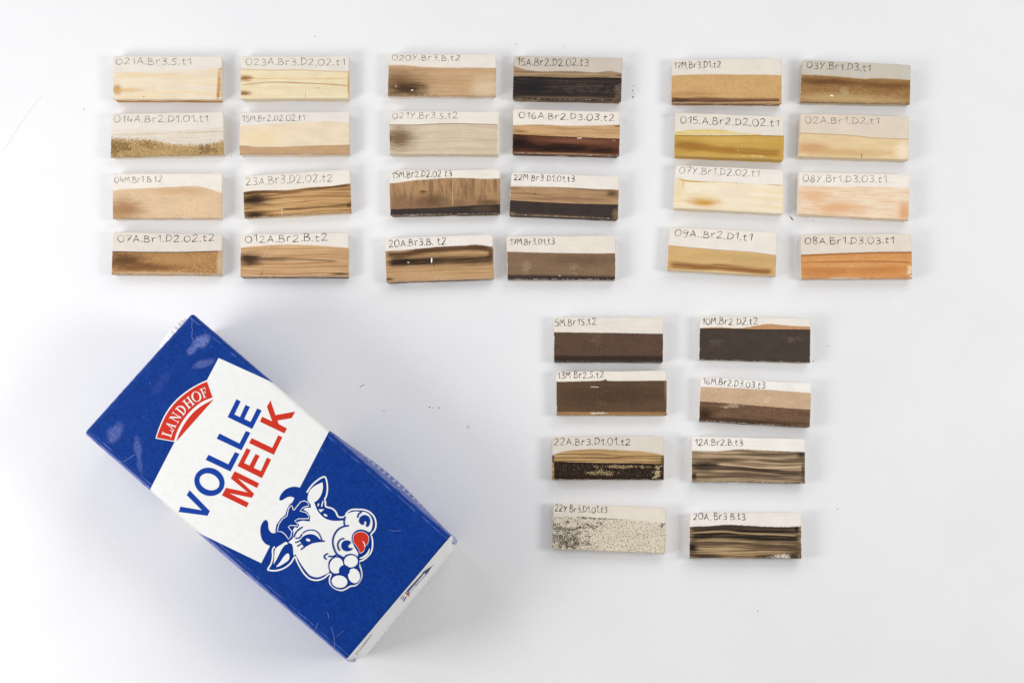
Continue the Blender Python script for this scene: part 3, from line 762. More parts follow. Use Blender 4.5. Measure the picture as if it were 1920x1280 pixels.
    [dict(e=[(1038,530),(1200,535),(1400,545),(1600,558),(1750,570)], c='CBAD8C', l=[('grain','B48E62',.5,1.4,.5,.64), ('gblob','D8C4A6',.45,1470,610,70,40,.6,.4,.5)], wear=.8),
     dict(e=[(1035,625),(1200,635),(1400,652),(1600,668),(1745,678)], c='785A43', n='glaze_band', lab='rough umber lower coat', l=[('grain','5A4028',.7,1.0,.5,.62), ('blob','33210F',.95,1070,705,70,46), ('blob','3E2A18',.9,1330,752,340,18), ('gblob','C8B496',.6,1240,650,90,36,.6,.4,.5), ('streak','4A3420',.6,8,1.0,.56,.66)], wear=2.0)], side='6A4C30', cov=.8, clay='F1EBE5'),

 tl('H', [(85,62),(810,58),(806,338),(85,336)], '22A.Br3.D1.01.t2', (98,117,590,116), 42, 'hard',
    'tile with tan band over flaking black, marked 22A.Br3.D1.01.t2',
    [dict(e=[(85,182),(150,157),(300,143),(400,141),(550,149),(700,159),(805,180)], c='BE9A68', l=[('streak','6A4B24',.85,16,.55,.5,.6), ('fade','C8AE88',.6,.9), ('blob','3A2812',.9,90,200,10,30), ('blob','4A3418',.8,798,215,12,30)], wear=.6),
     dict(e=[(95,224),(400,231),(808,237)], c='281B13', n='glaze_band', lab='flaking black lower coat', m=(1.2,.2), l=[('grain','A88C5C',.8,.75,.61,.66), ('gblob','C4AA7C',.8,400,295,150,36,.7,.48,.54), ('gblob','CFB88E',.85,765,290,50,80,.65,.42,.5), ('gblob','C4A878',.8,560,255,250,18,.6,.46,.52), ('line','1A0F08',.9,.8), ('blob','2A140A',.8,250,325,180,12)], wear=1.4)], side='A07C4C', cov=.7, clay='DCD2C6'),
 tl('H', [(985,58),(1714,75),(1714,362),(982,350)], '12A.Br2.B,t3', (1005,120,1312,119), 40, 'hard',
    'grey brown streaked tile with black blots, marked 12A.Br2.B,t3',
    [dict(e=[(983,152),(1150,155),(1300,143),(1450,150),(1710,160)], c='B29876', l=[
      ('streak','54402F',.9,18,.75,.46,.6), ('blob','281A12',.97,1055,248,95,34), ('blob','4A3626',.85,1180,215,140,18), ('stroke','3E2C20',.95,[(1080,250),(1200,258),(1300,265),(1450,280),(1600,296),(1705,304)],20), ('stroke','D0B690',.8,[(1150,240),(1300,250),(1450,262),(1600,262),(1705,258)],8),
      ('blob','2A201C',.95,1688,180,32,22), ('blob','241A14',.95,1000,315,16,22), ('blob','3A2C22',.85,1700,290,12,60)], wear=1.6)], side='43342A', cov=.75, clay='EFE8E0'),
 tl('H', [(92,490),(822,517),(816,814),(85,785)], '22Y Br3.D1.01.t3', (105,542,440,553), 42, 'hard',
    'beige tile with sparse black speckles, marked 22Y.Br3.D1.01.t3',
    [dict(e=[(90,572),(250,574),(450,586),(650,600),(815,615)], c='DFD3BE', jit=.5, lab='sparse black speckled coat', l=[
      ('grain','574C38',.95,.9,.55,.61), ('line','4A4030',.0,1.0), ('gblob','3A3224',.95,150,700,240,150,.6,.44,.50), ('gblob','3E3626',.9,320,640,160,40,.6,.46,.52), ('gblob','3E3626',.95,400,585,320,16,.55,.42,.5), ('gblob','463C2C',.9,800,625,30,26,.5,.38,.48), ('gblob','4A402E',.9,240,755,180,50,.6,.44,.5), ('streak','4A4030',.85,2.6,.6,.66,.71), ('grain','8A7C62',.5,.5,.56,.64)], wear=.8, wrap=.1)], side='CDBFA4', cov=.5, clay='E3D9CB'),
 tl('H', [(972,552),(1690,549),(1691,846),(968,842)], '20A. Br3 B.t3', (995,596,1328,597), 42, 'hard',
    'tile with heavy black bands over tan streaks, marked 20A.Br3.B.t3',
    [dict(e=[(972,640),(1100,635),(1200,627),(1350,632),(1500,640),(1660,640),(1688,632)], c='B0946C', l=[
      ('streak','55402C',.92,16,.8,.45,.60), ('stroke','3A2C26',.98,[(972,652),(1100,648),(1200,642),(1350,648),(1500,654),(1665,652)],40), ('stroke','17110F',.98,[(975,708),(1100,692),(1200,690),(1350,702),(1500,712),(1685,716)],38), ('stroke','15100E',.9,[(1250,668),(1400,672),(1550,674),(1660,680)],8),
      ('stroke','C8AA7E',.65,[(975,682),(1080,676),(1180,672),(1300,682),(1500,690),(1660,698)],7), ('blob','1A1311',.97,985,772,34,40), ('blob','14100E',.97,1660,650,18,28), ('stroke','33261D',.9,[(1380,850),(1550,838),(1690,815)],30), ('gblob','E8DCC8',.9,1560,832,130,24,.6,.42,.5), ('blob','3A2A20',.9,1080,832,110,12), ('stroke','4A382A',.9,[(975,750),(1200,745),(1450,762),(1685,775)],14)], wear=1.8, rough=.36)], side='43352A', cov=.8, clay='EBE3DA'),
]
for i, sp in enumerate(TILES):
    build_tile(sp, i + 1)

# ------------------------------------------------------------------ milk carton
CH = 63.0
cT, cL, cB, cR = at(360, 586, CH), at(157, 811, CH), at(650, 1238, CH), at(847, 1004, CH)
cc = (cT + cL + cB + cR) / 4
ax = ((cR - cT) + (cB - cL)).normalized()
cang = math.atan2(ax.y, ax.x)
cca, csa = math.cos(cang), math.sin(cang)
def cloc(p):
    dx, dy = p[0] - cc.x, p[1] - cc.y
    return Vector((dx * cca + dy * csa, -dx * csa + dy * cca, p[2]))
def cpx(px, py, z=CH):
    return cloc(at(px, py, z))
lt = [cpx(360, 586), cpx(157, 811), cpx(650, 1238), cpx(847, 1004)]     # back right, back left, front left, front right
carton = empty('milk_carton', (cc.x, cc.y, 0), cang,
               'blue and white milk carton lying flat with VOLLE MELK lettering and a cow head', 'milk carton')
HX = (lt[2].x + lt[3].x - lt[0].x - lt[1].x) / 4
HY = (lt[0].y + lt[3].y - lt[1].y - lt[2].y) / 4

def sstep(a, b, x):
    t = min(max((x - a) / (b - a), 0), 1)
    return t * t * (3 - 2 * t)

def grid_lines(h, r, n):
    a = [-h, -h + r * .25, -h + r * .6, -h + r, -h + r * 1.6]
    b = [-h + 2.5 * r + (2 * h - 5 * r) * k / n for k in range(n + 1)]
    return a + b + [-v for v in reversed(a)]

RC = 1.9
gx, gy, gz = grid_lines(HX, RC, 40), grid_lines(HY, RC, 36), grid_lines(CH / 2, RC, 20)
def carton_pt(x, y, z):
    """cube surface point (z about the middle) -> softened, slightly swollen carton surface"""
    h = (HX, HY, CH / 2)
    p = Vector((x, y, z))
    inn = Vector([min(max(c, -hh + RC), hh - RC) for c, hh in zip(p, h)])
    d = p - inn
    if d.length > 1e-9:
        p = inn + d.normalized() * RC
    ux, uy, uz = p.x / HX, p.y / HY, (p.z / (CH / 2))
    # corners measured in the photograph are not a perfect rectangle
    a, b = (p.x / HX + 1) / 2, (p.y / HY + 1) / 2
    q = (lt[1] * (1 - a) * (1 - b) + lt[2] * a * (1 - b) + lt[0] * (1 - a) * b + lt[3] * a * b)
    X, Y, Z = q.x, q.y, p.z + CH / 2
    f2 = max(0, 1 - uz * uz)
    if p.z > CH / 2 - RC * 1.01:
        Z += 1.1 * max(0, 1 - ux ** 2) * max(0, 1 - uy ** 2) * sstep(0, 1, (p.z - CH / 2 + RC) / RC)
        Z += 0.18 * noise.noise(Vector((X * .05, Y * .05, 2.0)))
    if p.y > HY - RC:
        Y += 3.9 * f2 * math.exp(-((ux - 0.50) / 0.36) ** 2)
    if p.y < -HY + RC:
        Y -= 2.2 * f2 * max(0, 1 - ux ** 2)
    if p.x > HX - RC:
        k = sstep(1.0, 0.86, abs(uy)) if abs(uy) > .86 else 1.0
        X += (1.3 + 2.9 * k) * sstep(1.0, 0.45, uz) * (1 - 0.7 * sstep(0.0, -1.0, uz))
    if p.x < -HX + RC:
        X -= 0.8 * f2 * max(0, 1 - uy ** 2)
    return (X, Y, Z)
vmap, vs, fs = {}, [], []
def vid(x, y, z):
    k = (round(x, 4), round(y, 4), round(z, 4))
    if k not in vmap:
        vmap[k] = len(vs)
        vs.append(carton_pt(x, y, z))
    return vmap[k]
def face_grid(A, B, fn, flip):
    for i in range(len(A) - 1):
        for j in range(len(B) - 1):
            q4 = [fn(A[i], B[j]), fn(A[i + 1], B[j]), fn(A[i + 1], B[j + 1]), fn(A[i], B[j + 1])]
            ids = [vid(*p) for p in q4]
            fs.append(tuple(reversed(ids)) if flip else tuple(ids))
hz = CH / 2
face_grid(gx, gy, lambda a, b: (a, b, hz), False)
face_grid(gx, gy, lambda a, b: (a, b, -hz), True)
face_grid(gx, gz, lambda a, b: (a, -HY, b), False)
face_grid(gx, gz, lambda a, b: (a, HY, b), True)
face_grid(gy, gz, lambda a, b: (HX, a, b), False)
face_grid(gy, gz, lambda a, b: (-HX, a, b), True)

# body material: blue coated board, white printed field and white end
q = NT('coated_carton_board')
ob, ox, oy, oz = q.obj()
P = [cpx(410, 671), cpx(0, 0), cpx(490, 1055), cpx(0, 0)]
def edge_px(a, b):
    """half plane from two photo points lying on the top face; positive inside the white field"""
    A, B = cpx(*a), cpx(*b)
    t = (B - A); t.z = 0; t.normalize()
    nn = Vector((-t.y, t.x, 0))
    mid = cpx(440, 860)
    if nn.dot(mid - A) < 0:
        nn = -nn
    return q.math('SUBTRACT', q.math('ADD', q.math('MULTIPLY', ox, nn.x), q.math('MULTIPLY', oy, nn.y)), nn.dot(A))
hp = [edge_px((281, 918), (410, 671)), edge_px((410, 671), (523, 722)), edge_px((618.5, 805), (490, 1055)), edge_px((490, 1055), (357, 991))]
d = q.math('MINIMUM', q.math('MINIMUM', hp[0], hp[1]), q.math('MINIMUM', hp[2], hp[3]))
field = q.step(d, -0.06, 0.06)
endm = q.step(q.math('ADD', ox, q.math('MULTIPLY', q.noise(ob, .3, 2.0), 0.4)), HX - RC * .35 + .2, HX - RC * .35 + .45)
endm = q.math('MULTIPLY', endm, q.step(oz, CH - .35, CH - 1.0))
white = q.math('MAXIMUM', field, endm)
end_only = endm
nb = q.noise(ob, .75, 4.0, .75)
blue = q.mix(q.step(nb, .35, .7), lin('012A74'), lin('093A8C'))
fl = q.noise(ob, .09, 4.0)
blue = q.mix(q.math('MULTIPLY', q.step(fl, .45, .75), .35), blue, lin('0D3F90'))
# rubbed long edges with pressed fold lines; left rim also paints in lamp light
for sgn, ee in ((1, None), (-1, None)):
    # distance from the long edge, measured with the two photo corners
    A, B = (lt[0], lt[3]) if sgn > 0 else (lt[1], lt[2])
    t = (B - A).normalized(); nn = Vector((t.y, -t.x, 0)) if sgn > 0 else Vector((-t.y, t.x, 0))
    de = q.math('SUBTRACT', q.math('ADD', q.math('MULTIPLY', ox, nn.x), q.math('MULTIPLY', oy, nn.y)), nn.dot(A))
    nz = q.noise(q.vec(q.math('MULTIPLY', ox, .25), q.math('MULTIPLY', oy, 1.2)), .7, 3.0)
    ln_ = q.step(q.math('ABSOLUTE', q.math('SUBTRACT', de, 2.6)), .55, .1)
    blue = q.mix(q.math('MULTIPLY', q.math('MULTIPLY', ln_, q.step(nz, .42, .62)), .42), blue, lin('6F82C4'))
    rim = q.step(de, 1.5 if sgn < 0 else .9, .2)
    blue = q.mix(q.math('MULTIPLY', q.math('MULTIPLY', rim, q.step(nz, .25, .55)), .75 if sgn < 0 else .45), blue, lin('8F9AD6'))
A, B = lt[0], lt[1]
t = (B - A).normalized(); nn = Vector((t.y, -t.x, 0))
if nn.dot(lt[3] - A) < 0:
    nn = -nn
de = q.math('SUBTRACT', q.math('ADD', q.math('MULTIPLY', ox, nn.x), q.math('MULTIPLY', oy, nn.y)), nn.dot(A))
blue = q.mix(q.math('MULTIPLY', q.math('MULTIPLY', q.step(de, 1.1, .2), q.step(q.noise(ob, .35, 3.0), .3, .6)), .6), blue, lin('8F9AD6'))  # back end edge: patchy wear plus a painted pale rim of lamp light
# greasy finger marks left on the board
def finger(col, px, py, rx, ry, ang, st):
    A = cpx(px, py)
    k = .307
    a = math.radians(ang) - cang
    dx = q.math('SUBTRACT', ox, A.x); dy = q.math('SUBTRACT', oy, A.y)
    u_ = q.math('DIVIDE', q.math('ADD', q.math('MULTIPLY', dx, math.cos(a)), q.math('MULTIPLY', dy, math.sin(a))), rx * k)
    v_ = q.math('DIVIDE', q.math('SUBTRACT', q.math('MULTIPLY', dy, math.cos(a)), q.math('MULTIPLY', dx, math.sin(a))), ry * k)
    r_ = q.math('SQRT', q.math('ADD', q.math('MULTIPLY', u_, u_), q.math('MULTIPLY', v_, v_)))
    r_ = q.math('ADD', r_, q.math('MULTIPLY', q.math('SUBTRACT', q.noise(ob, .22, 3.0), .5), 1.1))
    m = q.step(r_, 1.25, .45)
    rid = q.math('ADD', q.math('MULTIPLY', q.math('SINE', q.math('MULTIPLY', r_, ry * k * 6.5)), .14), .86)
    m = q.math('MULTIPLY', q.math('MULTIPLY', m, rid), q.step(q.noise(ob, 1.2, 3.0, .7), .25, .6))
    return q.mix(q.math('MULTIPLY', m, st), col, lin('8C96CF'))
for a in ((377, 641, 18, 11, 40, .62), (362, 655, 12, 8, 40, .45), (382, 682, 20, 7, 20, .34), (215, 812, 20, 12, 62, .42), (258, 838, 18, 7, 100, .3), (300, 720, 26, 10, 48, .06), (262, 868, 5, 18, 10, .25)):
    blue = finger(blue, *a)
spk = q.noise(ob, .55, 1.0)
blue = q.mix(q.math('MULTIPLY', q.step(spk, .80, .84), .6), blue, lin('9FB0E0'))
wh = q.mix(q.step(q.noise(ob, .3, 4.0), .35, .7), lin('E3E3E1'), lin('DFDFDD'))
wh = q.mix(q.math('MULTIPLY', q.step(q.noise(ob, .5, 1.0), .78, .82), .3), wh, lin('C9BEB6'))
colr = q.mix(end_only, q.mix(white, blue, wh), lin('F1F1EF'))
rg = q.math('ADD', q.math('MULTIPLY', q.noise(ob, .2, 3.0), .14), .36)
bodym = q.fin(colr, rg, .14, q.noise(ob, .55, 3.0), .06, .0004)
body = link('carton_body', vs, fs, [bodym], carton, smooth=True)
BV = BVHTree.FromPolygons([Vector(v) for v in vs], fs)
NF = Vector((0, 0, 1))

def onto(px, py, lift):
    """photo pixel -> point lying 'lift' mm off the carton surface (carton frame)"""
    o = cloc(CAM); o.z = CAM.z
    dd = ray(px, py)
    dl = Vector((dd.x * cca + dd.y * csa, -dd.x * csa + dd.y * cca, dd.z))
    h = BV.ray_cast(o, dl)
    if h[0] is None:
        return None
    return h[0] + h[1] * lift

class Print:
    """flat print laid on the carton: polygons and ribbons in photo pixels, several inks in one mesh"""
    def __init__(s):
        s.v, s.f, s.k = [], [], []
        s.lift = 0.06
    def _add(s, v2, f2, ink):
        s.lift += 0.004
        P3 = [onto(p[0], p[1], s.lift) for p in v2]
        o = len(s.v)
        ok = [p is not None for p in P3]
        s.v += [tuple(p) if p is not None else (0, 0, 0) for p in P3]
        for f in f2:
            if all(ok[i] for i in f):
                s.f.append(tuple(o + i for i in f))
                s.k.append(ink)
    def poly(s, pts, ink, step=7.0):
        pts = [Vector(p) for p in pts]
        n = len(pts)
        dense = []
        for i in range(n):
            a, b = pts[i], pts[(i + 1) % n]
            m = max(1, int((b - a).length / step))
            dense += [a.lerp(b, k / m) for k in range(m)]
        x0, x1 = min(p.x for p in dense), max(p.x for p in dense)
        y0, y1 = min(p.y for p in dense), max(p.y for p in dense)
        inner = []
        nd = len(dense)
        yy = y0 + step * .53
        while yy < y1:
            xx = x0 + step * .47
            while xx < x1:
                c = False
                for i in range(nd):
                    a, b = dense[i], dense[i - 1]
                    if (a.y > yy) != (b.y > yy) and xx < (b.x - a.x) * (yy - a.y) / (b.y - a.y) + a.x:
                        c = not c
                if c and min((p - Vector((xx, yy))).length for p in dense) > step * .4:
                    inner.append(Vector((xx, yy)))
                xx += step
            yy += step
        r = delaunay_2d_cdt(dense + inner, [], [list(range(nd))], 1, 1e-5)
        s._add([tuple(p) for p in r[0]], [tuple(f) for f in r[2]], ink)
    def line(s, pts, w, ink, closed=False, smooth=True, taper=0.0):
        c = catmull(pts, 5, closed) if smooth else pts
        v2, f2 = ribbon2d(c, w, closed, taper)
        s._add(v2, f2, ink)
    def build(s, name, mats, label=None, parent=carton):
        o = link(name, s.v, s.f, mats, parent, smooth=True, fmat=s.k)
        bm = bmesh.new(); bm.from_mesh(o.data)
        bmesh.ops.recalc_face_normals(bm, faces=bm.faces)
        up = sum(f.normal.z for f in bm.faces)
        if up < 0:
            bmesh.ops.reverse_faces(bm, faces=bm.faces)
        bm.to_mesh(o.data); bm.free()
        if label:
            o['label'] = label
        return o

INK_B, INK_W, INK_R = plain('blue_ink', '103C97', .40, .14), plain('white_ink', 'E3E3E1', .42, .14), plain('red_ink', 'C4301F', .42, .14)
INK_B2 = plain('dark_blue_ink', '053083', .40, .14)
INK_G = plain('grey_ink', '6A6A78', .5, .3)
def conv(x0, y0, s):
    return lambda L: [(x0 + a / s, y0 + b / s) for a, b in L]
Z1, Z2, Z3 = conv(320, 740, 960 / 180), conv(410, 740, 873 / 150), conv(280, 700, 1189 / 130)
ZC, Z4, Z5 = conv(460, 860, 1422 / 300), conv(485, 890, 808 / 120), conv(590, 890, 698 / 120)

word1 = [Z1([(190,952),(160,1000),(312,1152),(98,1115),(73,1168),(368,1207),(392,1160)]),
         Z1([(378,597),(350,648),(598,765),(688,590),(643,570),(577,693)]),
         Z1([(488,385),(460,437),(708,553),(797,378),(752,360),(688,485)]),
         Z1([(658,42),(570,222),(815,340),(910,155),(865,135),(798,270),(735,240),(793,120),(748,100),(693,222),(637,195),(700,65)])]
p = Print()
for L in word1:
    p.poly(L, 0)
ring_o, ring_i = [], []
for k in range(48):
    a = 2 * math.pi * k / 48
    for rr, (ra, rb) in ((ring_o, (154, 139)), (ring_i, (104, 80))):
        ca_, sa_ = math.cos(a) * ra, math.sin(a) * rb
        rr.append((388 + ca_ * .905 - sa_ * .425, 868 + ca_ * .425 + sa_ * .905))
v2 = Z1(ring_o) + Z1(ring_i)
p._add(v2, [(k, (k + 1) % 48, 48 + (k + 1) % 48, 48 + k) for k in range(48)], 0)
p.build('word_lettering', [INK_B], 'blue word VOLLE')
p = Print()
for L in ([(305,580),(205,775),(472,907),(573,705),(528,682),(460,830),(382,795),(447,665),(403,643),(337,770),(278,742),(350,602)],
          [(360,470),(332,525),(602,653),(695,460),(650,440),(585,577)],
          [(305,1227),(35,1095),(80,1012),(318,1062),(133,910),(175,832),(442,963),(418,1015),(208,908),(387,1077),(362,1122),(115,1070),(330,1177)],
          [(475,238),(585,288),(527,130),(565,60),(620,220),(835,182),(797,253),(640,280),(658,320),(745,365),(718,420),(450,292)]):
    p.poly(Z2(L), 0)
p.build('word_lettering', [INK_R], 'red word MELK')

# brand badge
p = Print()
arc = catmull([(1005,105),(880,160),(740,235),(600,330),(480,430),(370,550),(280,680),(205,830),(150,970),(105,1112)], 3)
p.poly(Z3(arc + [(442,1172),(1110,435)]), 1)
p.lift = .11
p.poly(Z3(catmull([(1105,441),(1010,490),(905,548),(805,622),(705,722),(615,840),(545,960),(495,1070),(465,1160)], 2)), 0)
inn = catmull([(425,1155),(455,1050),(505,930),(575,810),(665,690),(765,590),(865,510),(970,452),(1085,412)], 3)
p.poly(Z3(catmull([(990,138),(880,183),(750,255),(610,352),(490,455),(385,570),(295,700),(222,845),(165,985),(127,1100)], 3) + inn), 0)
badge = p.build('badge', [INK_R, INK_W], 'red arched badge')
def R_(x, y, w_, h_):
    return [(x, y), (x + w_, y), (x + w_, y + h_), (x, y + h_)]
SERIF = {
 'L': [R_(.16, 0, .2, 1), R_(0, .94, .52, .06), R_(0, 0, 1, .07), [(.88, .07), (1, .07), (1, .34), (.94, .34)]],
 'A': [[(.12, .04), (.2, .04), (.54, .95), (.44, .95)], [(.40, 1), (.56, 1), (.94, .04), (.70, .04)], R_(.27, .32, .44, .07), R_(-.02, 0, .36, .06), R_(.56, 0, .5, .06)],
 'N': [R_(.14, .03, .08, .92), [(.08, 1), (.3, 1), (.92, .0), (.76, .0)], R_(.80, .0, .08, .95), R_(0, 0, .36, .06), R_(-.02, .94, .3, .06), R_(.68, .94, .34, .06)],
 'D': [R_(.16, 0, .2, 1), R_(0, 0, .42, .06), R_(0, .94, .42, .06)],
 'H': [R_(.12, 0, .18, 1), R_(.7, 0, .18, 1), R_(.28, .46, .44, .08), R_(0, 0, .42, .06), R_(0, .94, .42, .06), R_(.58, 0, .42, .06), R_(.58, .94, .42, .06)],
 'F': [R_(.18, 0, .22, 1), R_(0, 0, .6, .06), R_(0, .93, .98, .07), [(.86, .93), (.98, .93), (1, .7), (.94, .7)], R_(.36, .48, .4, .07), R_(.7, .38, .07, .28)],
}
p = Print(); p.lift = .18
for ch, o, xv, yv in (('L', (372, 1102), (38, -118), (-160, -50)), ('A', (412, 990), (52, -95), (-146, -88)), ('N', (486, 858), (72, -122), (-147, -87)),
                      ('D', (578, 730), (82, -100), (-138, -112)), ('H', (668, 615), (117, -98), (-104, -132)), ('F', (925, 427), (92, -40), (-62, -152))):
    for L in SERIF[ch]:
        p.poly(Z3([(o[0] + xv[0] * a + yv[0] * b, o[1] + xv[1] * a + yv[1] * b) for a, b in L]), 0)
    if ch == 'D':
        bo, bi = [], []
        for k in range(17):
            a = -math.pi / 2 + math.pi * k / 16
            bo.append((.36 + math.cos(a) * .66, .5 + math.sin(a) * .5))
            bi.append((.36 + math.cos(a) * .42, .5 + math.sin(a) * .435))
        f = lambda L: Z3([(o[0] + xv[0] * a + yv[0] * b, o[1] + xv[1] * a + yv[1] * b) for a, b in L])
        p._add(f(bo) + f(bi), [(k, k + 1, 18 + k, 17 + k) for k in range(16)], 0)
bo, bi = [], []
for k in range(36):
    a = 2 * math.pi * k / 36
    for rr, (ra, rb, tw) in ((bo, (92, 82, 0)), (bi, (80, 52, .3))):
        cx_, sx_ = math.cos(a) * ra, math.sin(a) * rb
        ux_, uy_ = math.cos(1.0 + tw), math.sin(1.0 + tw)
        rr.append((808 + cx_ * ux_ - sx_ * uy_, 397 + cx_ * uy_ + sx_ * ux_))
p._add(Z3(bo) + Z3(bi), [(k, (k + 1) % 36, 36 + (k + 1) % 36, 36 + k) for k in range(36)], 0)
p.build('badge_lettering', [INK_W], 'white word LANDHOF', parent=badge)

# cow head drawing: inks 0 blue, 1 white, 2 red
p = Print()
cm = lambda L, n=4: catmull(L, n, True)
sil = [(545,298),(590,235),(640,190),(690,160),(714,168),(727,220),(729,280),(719,330),(706,358),(712,385),(716,422),(768,438),(803,468),(828,513),(880,512),(908,472),(950,449),(1010,448),(1060,452),(1108,474),(1147,517),(1161,575),(1151,628),(1116,672),(1126,700),(1131,760),(1121,818),(1092,861),(1048,896),(1012,912),(1018,950),(1031,990),(1034,1040),(1016,1087),(982,1120),(930,1131),(898,1151),(850,1166),(793,1147),(754,1108),(749,1062),(762,1028),(742,1022),(700,1056),(640,1076),(580,1066),(532,1028),(493,973),(458,905),(441,868),(400,927),(340,971),(270,991),(208,986),(204,970),(229,930),(243,870),(243,806),(262,778)]
p.poly(ZC(catmull(sil, 4) + [(350,725),(400,650),(480,480),(545,395),(552,330)]), 0)
p.lift = .10
p.line(ZC(sil), 2.9, 1)
p.lift = .14
F0 = catmull([(686,207),(690,255),(677,310),(655,350),(628,376)], 4) + [(612,384)] + catmull([(625,420),(640,455),(670,495),(720,533),(790,549),(878,545)], 4) + \
     [(885,600),(850,700),(900,860),(830,880)] + catmull([(760,960),(748,1000),(700,1030),(640,1050),(580,1035),(540,995),(500,940),(465,880),(447,845)], 4) + \
     [(430,858),(422,820),(425,790),(415,755),(380,740),(420,640),(520,440),(556,400)] + catmull([(553,340),(570,285),(610,245),(655,220)], 4)
p.poly(ZC(F0), 1)
F1 = [(882,590),(878,550),(890,505),(920,480),(970,466),(1010,468),(1060,470),(1100,492),(1126,535),(1130,590),(1105,648),(1040,640),(980,640),(955,680),(948,720),(970,780),(1000,830),(1000,862),(960,876),(880,872),(835,850),(795,805),(780,740),(795,670),(835,622)]
p.poly(ZC(cm(F1, 3)), 1)
# horns, fringe, ear
p.lift = .20
p.poly(Z4(cm([(262,300),(280,250),(330,190),(400,155),(465,148),(530,165),(580,205),(612,260),(615,310),(600,330),(540,335),(475,378),(470,330),(445,285),(390,272),(340,290),(300,315),(272,320)], 3)), 0)
p.poly(Z4(cm([(22,700),(30,640),(60,585),(92,566),(118,600),(120,660),(140,710),(180,735),(240,725),(300,740),(340,790),(330,840),(280,880),(215,900),(130,888),(70,850),(35,790)], 3)), 0)
p.poly(Z4([(440,345),(400,360),(360,430),(340,500),(280,550),(225,630),(210,720),(260,735),(310,755),(350,800),(372,850),(430,800),(440,720),(400,660),(430,655),(495,665),(510,630),(490,590),(560,575),(645,585),(648,520),(620,470),(560,430),(610,410),(660,412),(655,370),(620,325),(565,320),(510,345),(470,395),(450,430),(440,380)]), 0)
p.lift = .28
p.line(Z4([(415,380),(380,420),(368,470),(360,515),(300,555),(255,620),(235,712),(290,715),(335,750),(378,810),(410,770),(418,710),(375,655),(400,635),(490,640),(490,610),(455,580),(500,552),(635,550),(625,500),(590,470),(520,455),(560,410),(635,385),(620,345),(575,325),(530,340),(480,400),(450,440),(435,440),(428,400)]), 1.55, 1, closed=True, smooth=False)
p.lift = .30
p.poly(Z4(cm([(205,945),(235,908),(290,875),(335,845),(360,850),(365,872),(330,885),(290,940),(260,1000),(230,1060),(195,1118),(190,1125),(196,1060),(200,1000)], 3)), 1)
p.poly(Z4(cm([(370,873),(410,890),(430,930),(435,1000),(400,1070),(320,1130),(215,1160),(188,1135),(230,1080),(265,1010),(300,930),(335,885)], 3)), 0)
p.lift = .36
p.poly(Z4(cm([(222,1158),(270,1100),(310,1040),(345,1000),(375,990),(390,1020),(380,1070),(330,1110),(270,1145)], 3)), 1)
# eye on the left, lid, brow, lashes
p.lift = .30
p.poly(Z4(cm([(540,800),(570,770),(620,748),(680,748),(730,770),(770,810),(815,832),(740,845),(680,860),(620,890),(560,925),(545,935),(566,900),(542,870),(528,840),(535,815)], 3)), 0)
p.lift = .36
p.poly(Z4([(625 + 28 * math.cos(k * .393), 820 + 18 * math.sin(k * .393) + 6 * math.cos(k * .393)) for k in range(16)]), 1)
for L, w_ in (([(555,735),(600,705),(660,693),(720,705),(765,745),(790,800),(803,830)], 12), ([(555,655),(510,685),(470,725),(445,785)], 15), ([(465,797),(515,790),(548,745)], 14),
              ([(460,852),(500,840),(540,812)], 14), ([(488,898),(535,870)], 14), ([(533,940),(578,908)], 14)):
    p.line(Z4(L), w_ / 5.6, 0)
p.line(ZC([(600,740),(650,732),(705,728)]), 2.7, 0)
# eye on the right: highlight, lashes
p.poly(ZC([(713 + 17 * math.cos(k * .393), 499 + 10 * math.sin(k * .393) + 7 * math.cos(k * .393)) for k in range(16)]), 1)
p.poly(Z5([(42,374),(106,373),(66,408)]), 1)
p.line(Z5([(92,285),(76,345)]), 2.2, 1)
p.line(Z5([(45,310),(36,340)]), 2.2, 1)
# muzzle
p.line(ZC([(920,592),(870,600),(825,625),(790,675),(777,735),(790,800),(820,850),(875,882)]), 3.1, 0)
p.line(ZC([(884,600),(878,555),(888,510)]), 2.8, 0)
p.poly(Z5(cm([(482,495),(500,455),(545,435),(590,455),(606,500),(596,545),(575,566),(558,552),(566,520),(552,500),(540,515),(536,540),(510,540),(487,515)], 3)), 0)
p.line(Z5([(468,466),(480,425),(512,402)]), 2.8, 0)
p.poly(Z5(cm([(290,770),(300,735),(335,712),(375,715),(395,735),(384,755),(368,765),(366,785),(385,795),(415,797),(405,815),(370,830),(325,825),(298,800)], 3)), 0)
p.line(Z5([(325,692),(285,700),(255,740),(255,785),(275,825)]), 2.8, 0)
p.poly(Z5(cm([(405,690),(418,640),(460,603),(515,595),(575,615),(605,655),(614,720),(605,770),(575,815),(530,855),(485,890),(472,880),(480,850),(470,810),(440,770),(412,730)], 3)), 0)
p.lift = .47
tong = [(420,700),(430,655),(465,628),(510,620),(555,635),(585,670),(588,710),(575,750),(550,778),(545,805),(530,830),(496,848),(480,810),(455,770),(430,735)]
p.poly(Z5(cm([(506 + (a - 506) * 1.05, 720 + (b - 720) * 1.05) for a, b in tong], 3)), 1)
p.poly(Z5(cm(tong, 3)), 2)
p.line(Z5([(526,722),(543,752),(548,782)]), 1.6, 1)
p.poly(Z5(cm([(488,905),(530,885),(570,850),(597,798),(600,825),(580,870),(545,900),(505,912)], 3)), 1)
p.line(Z5([(145,855),(112,872),(106,895),(130,920)]), 2.7, 0)
p.line(Z5([(150,885),(205,886),(250,868),(310,905)]), 2.8, 0)
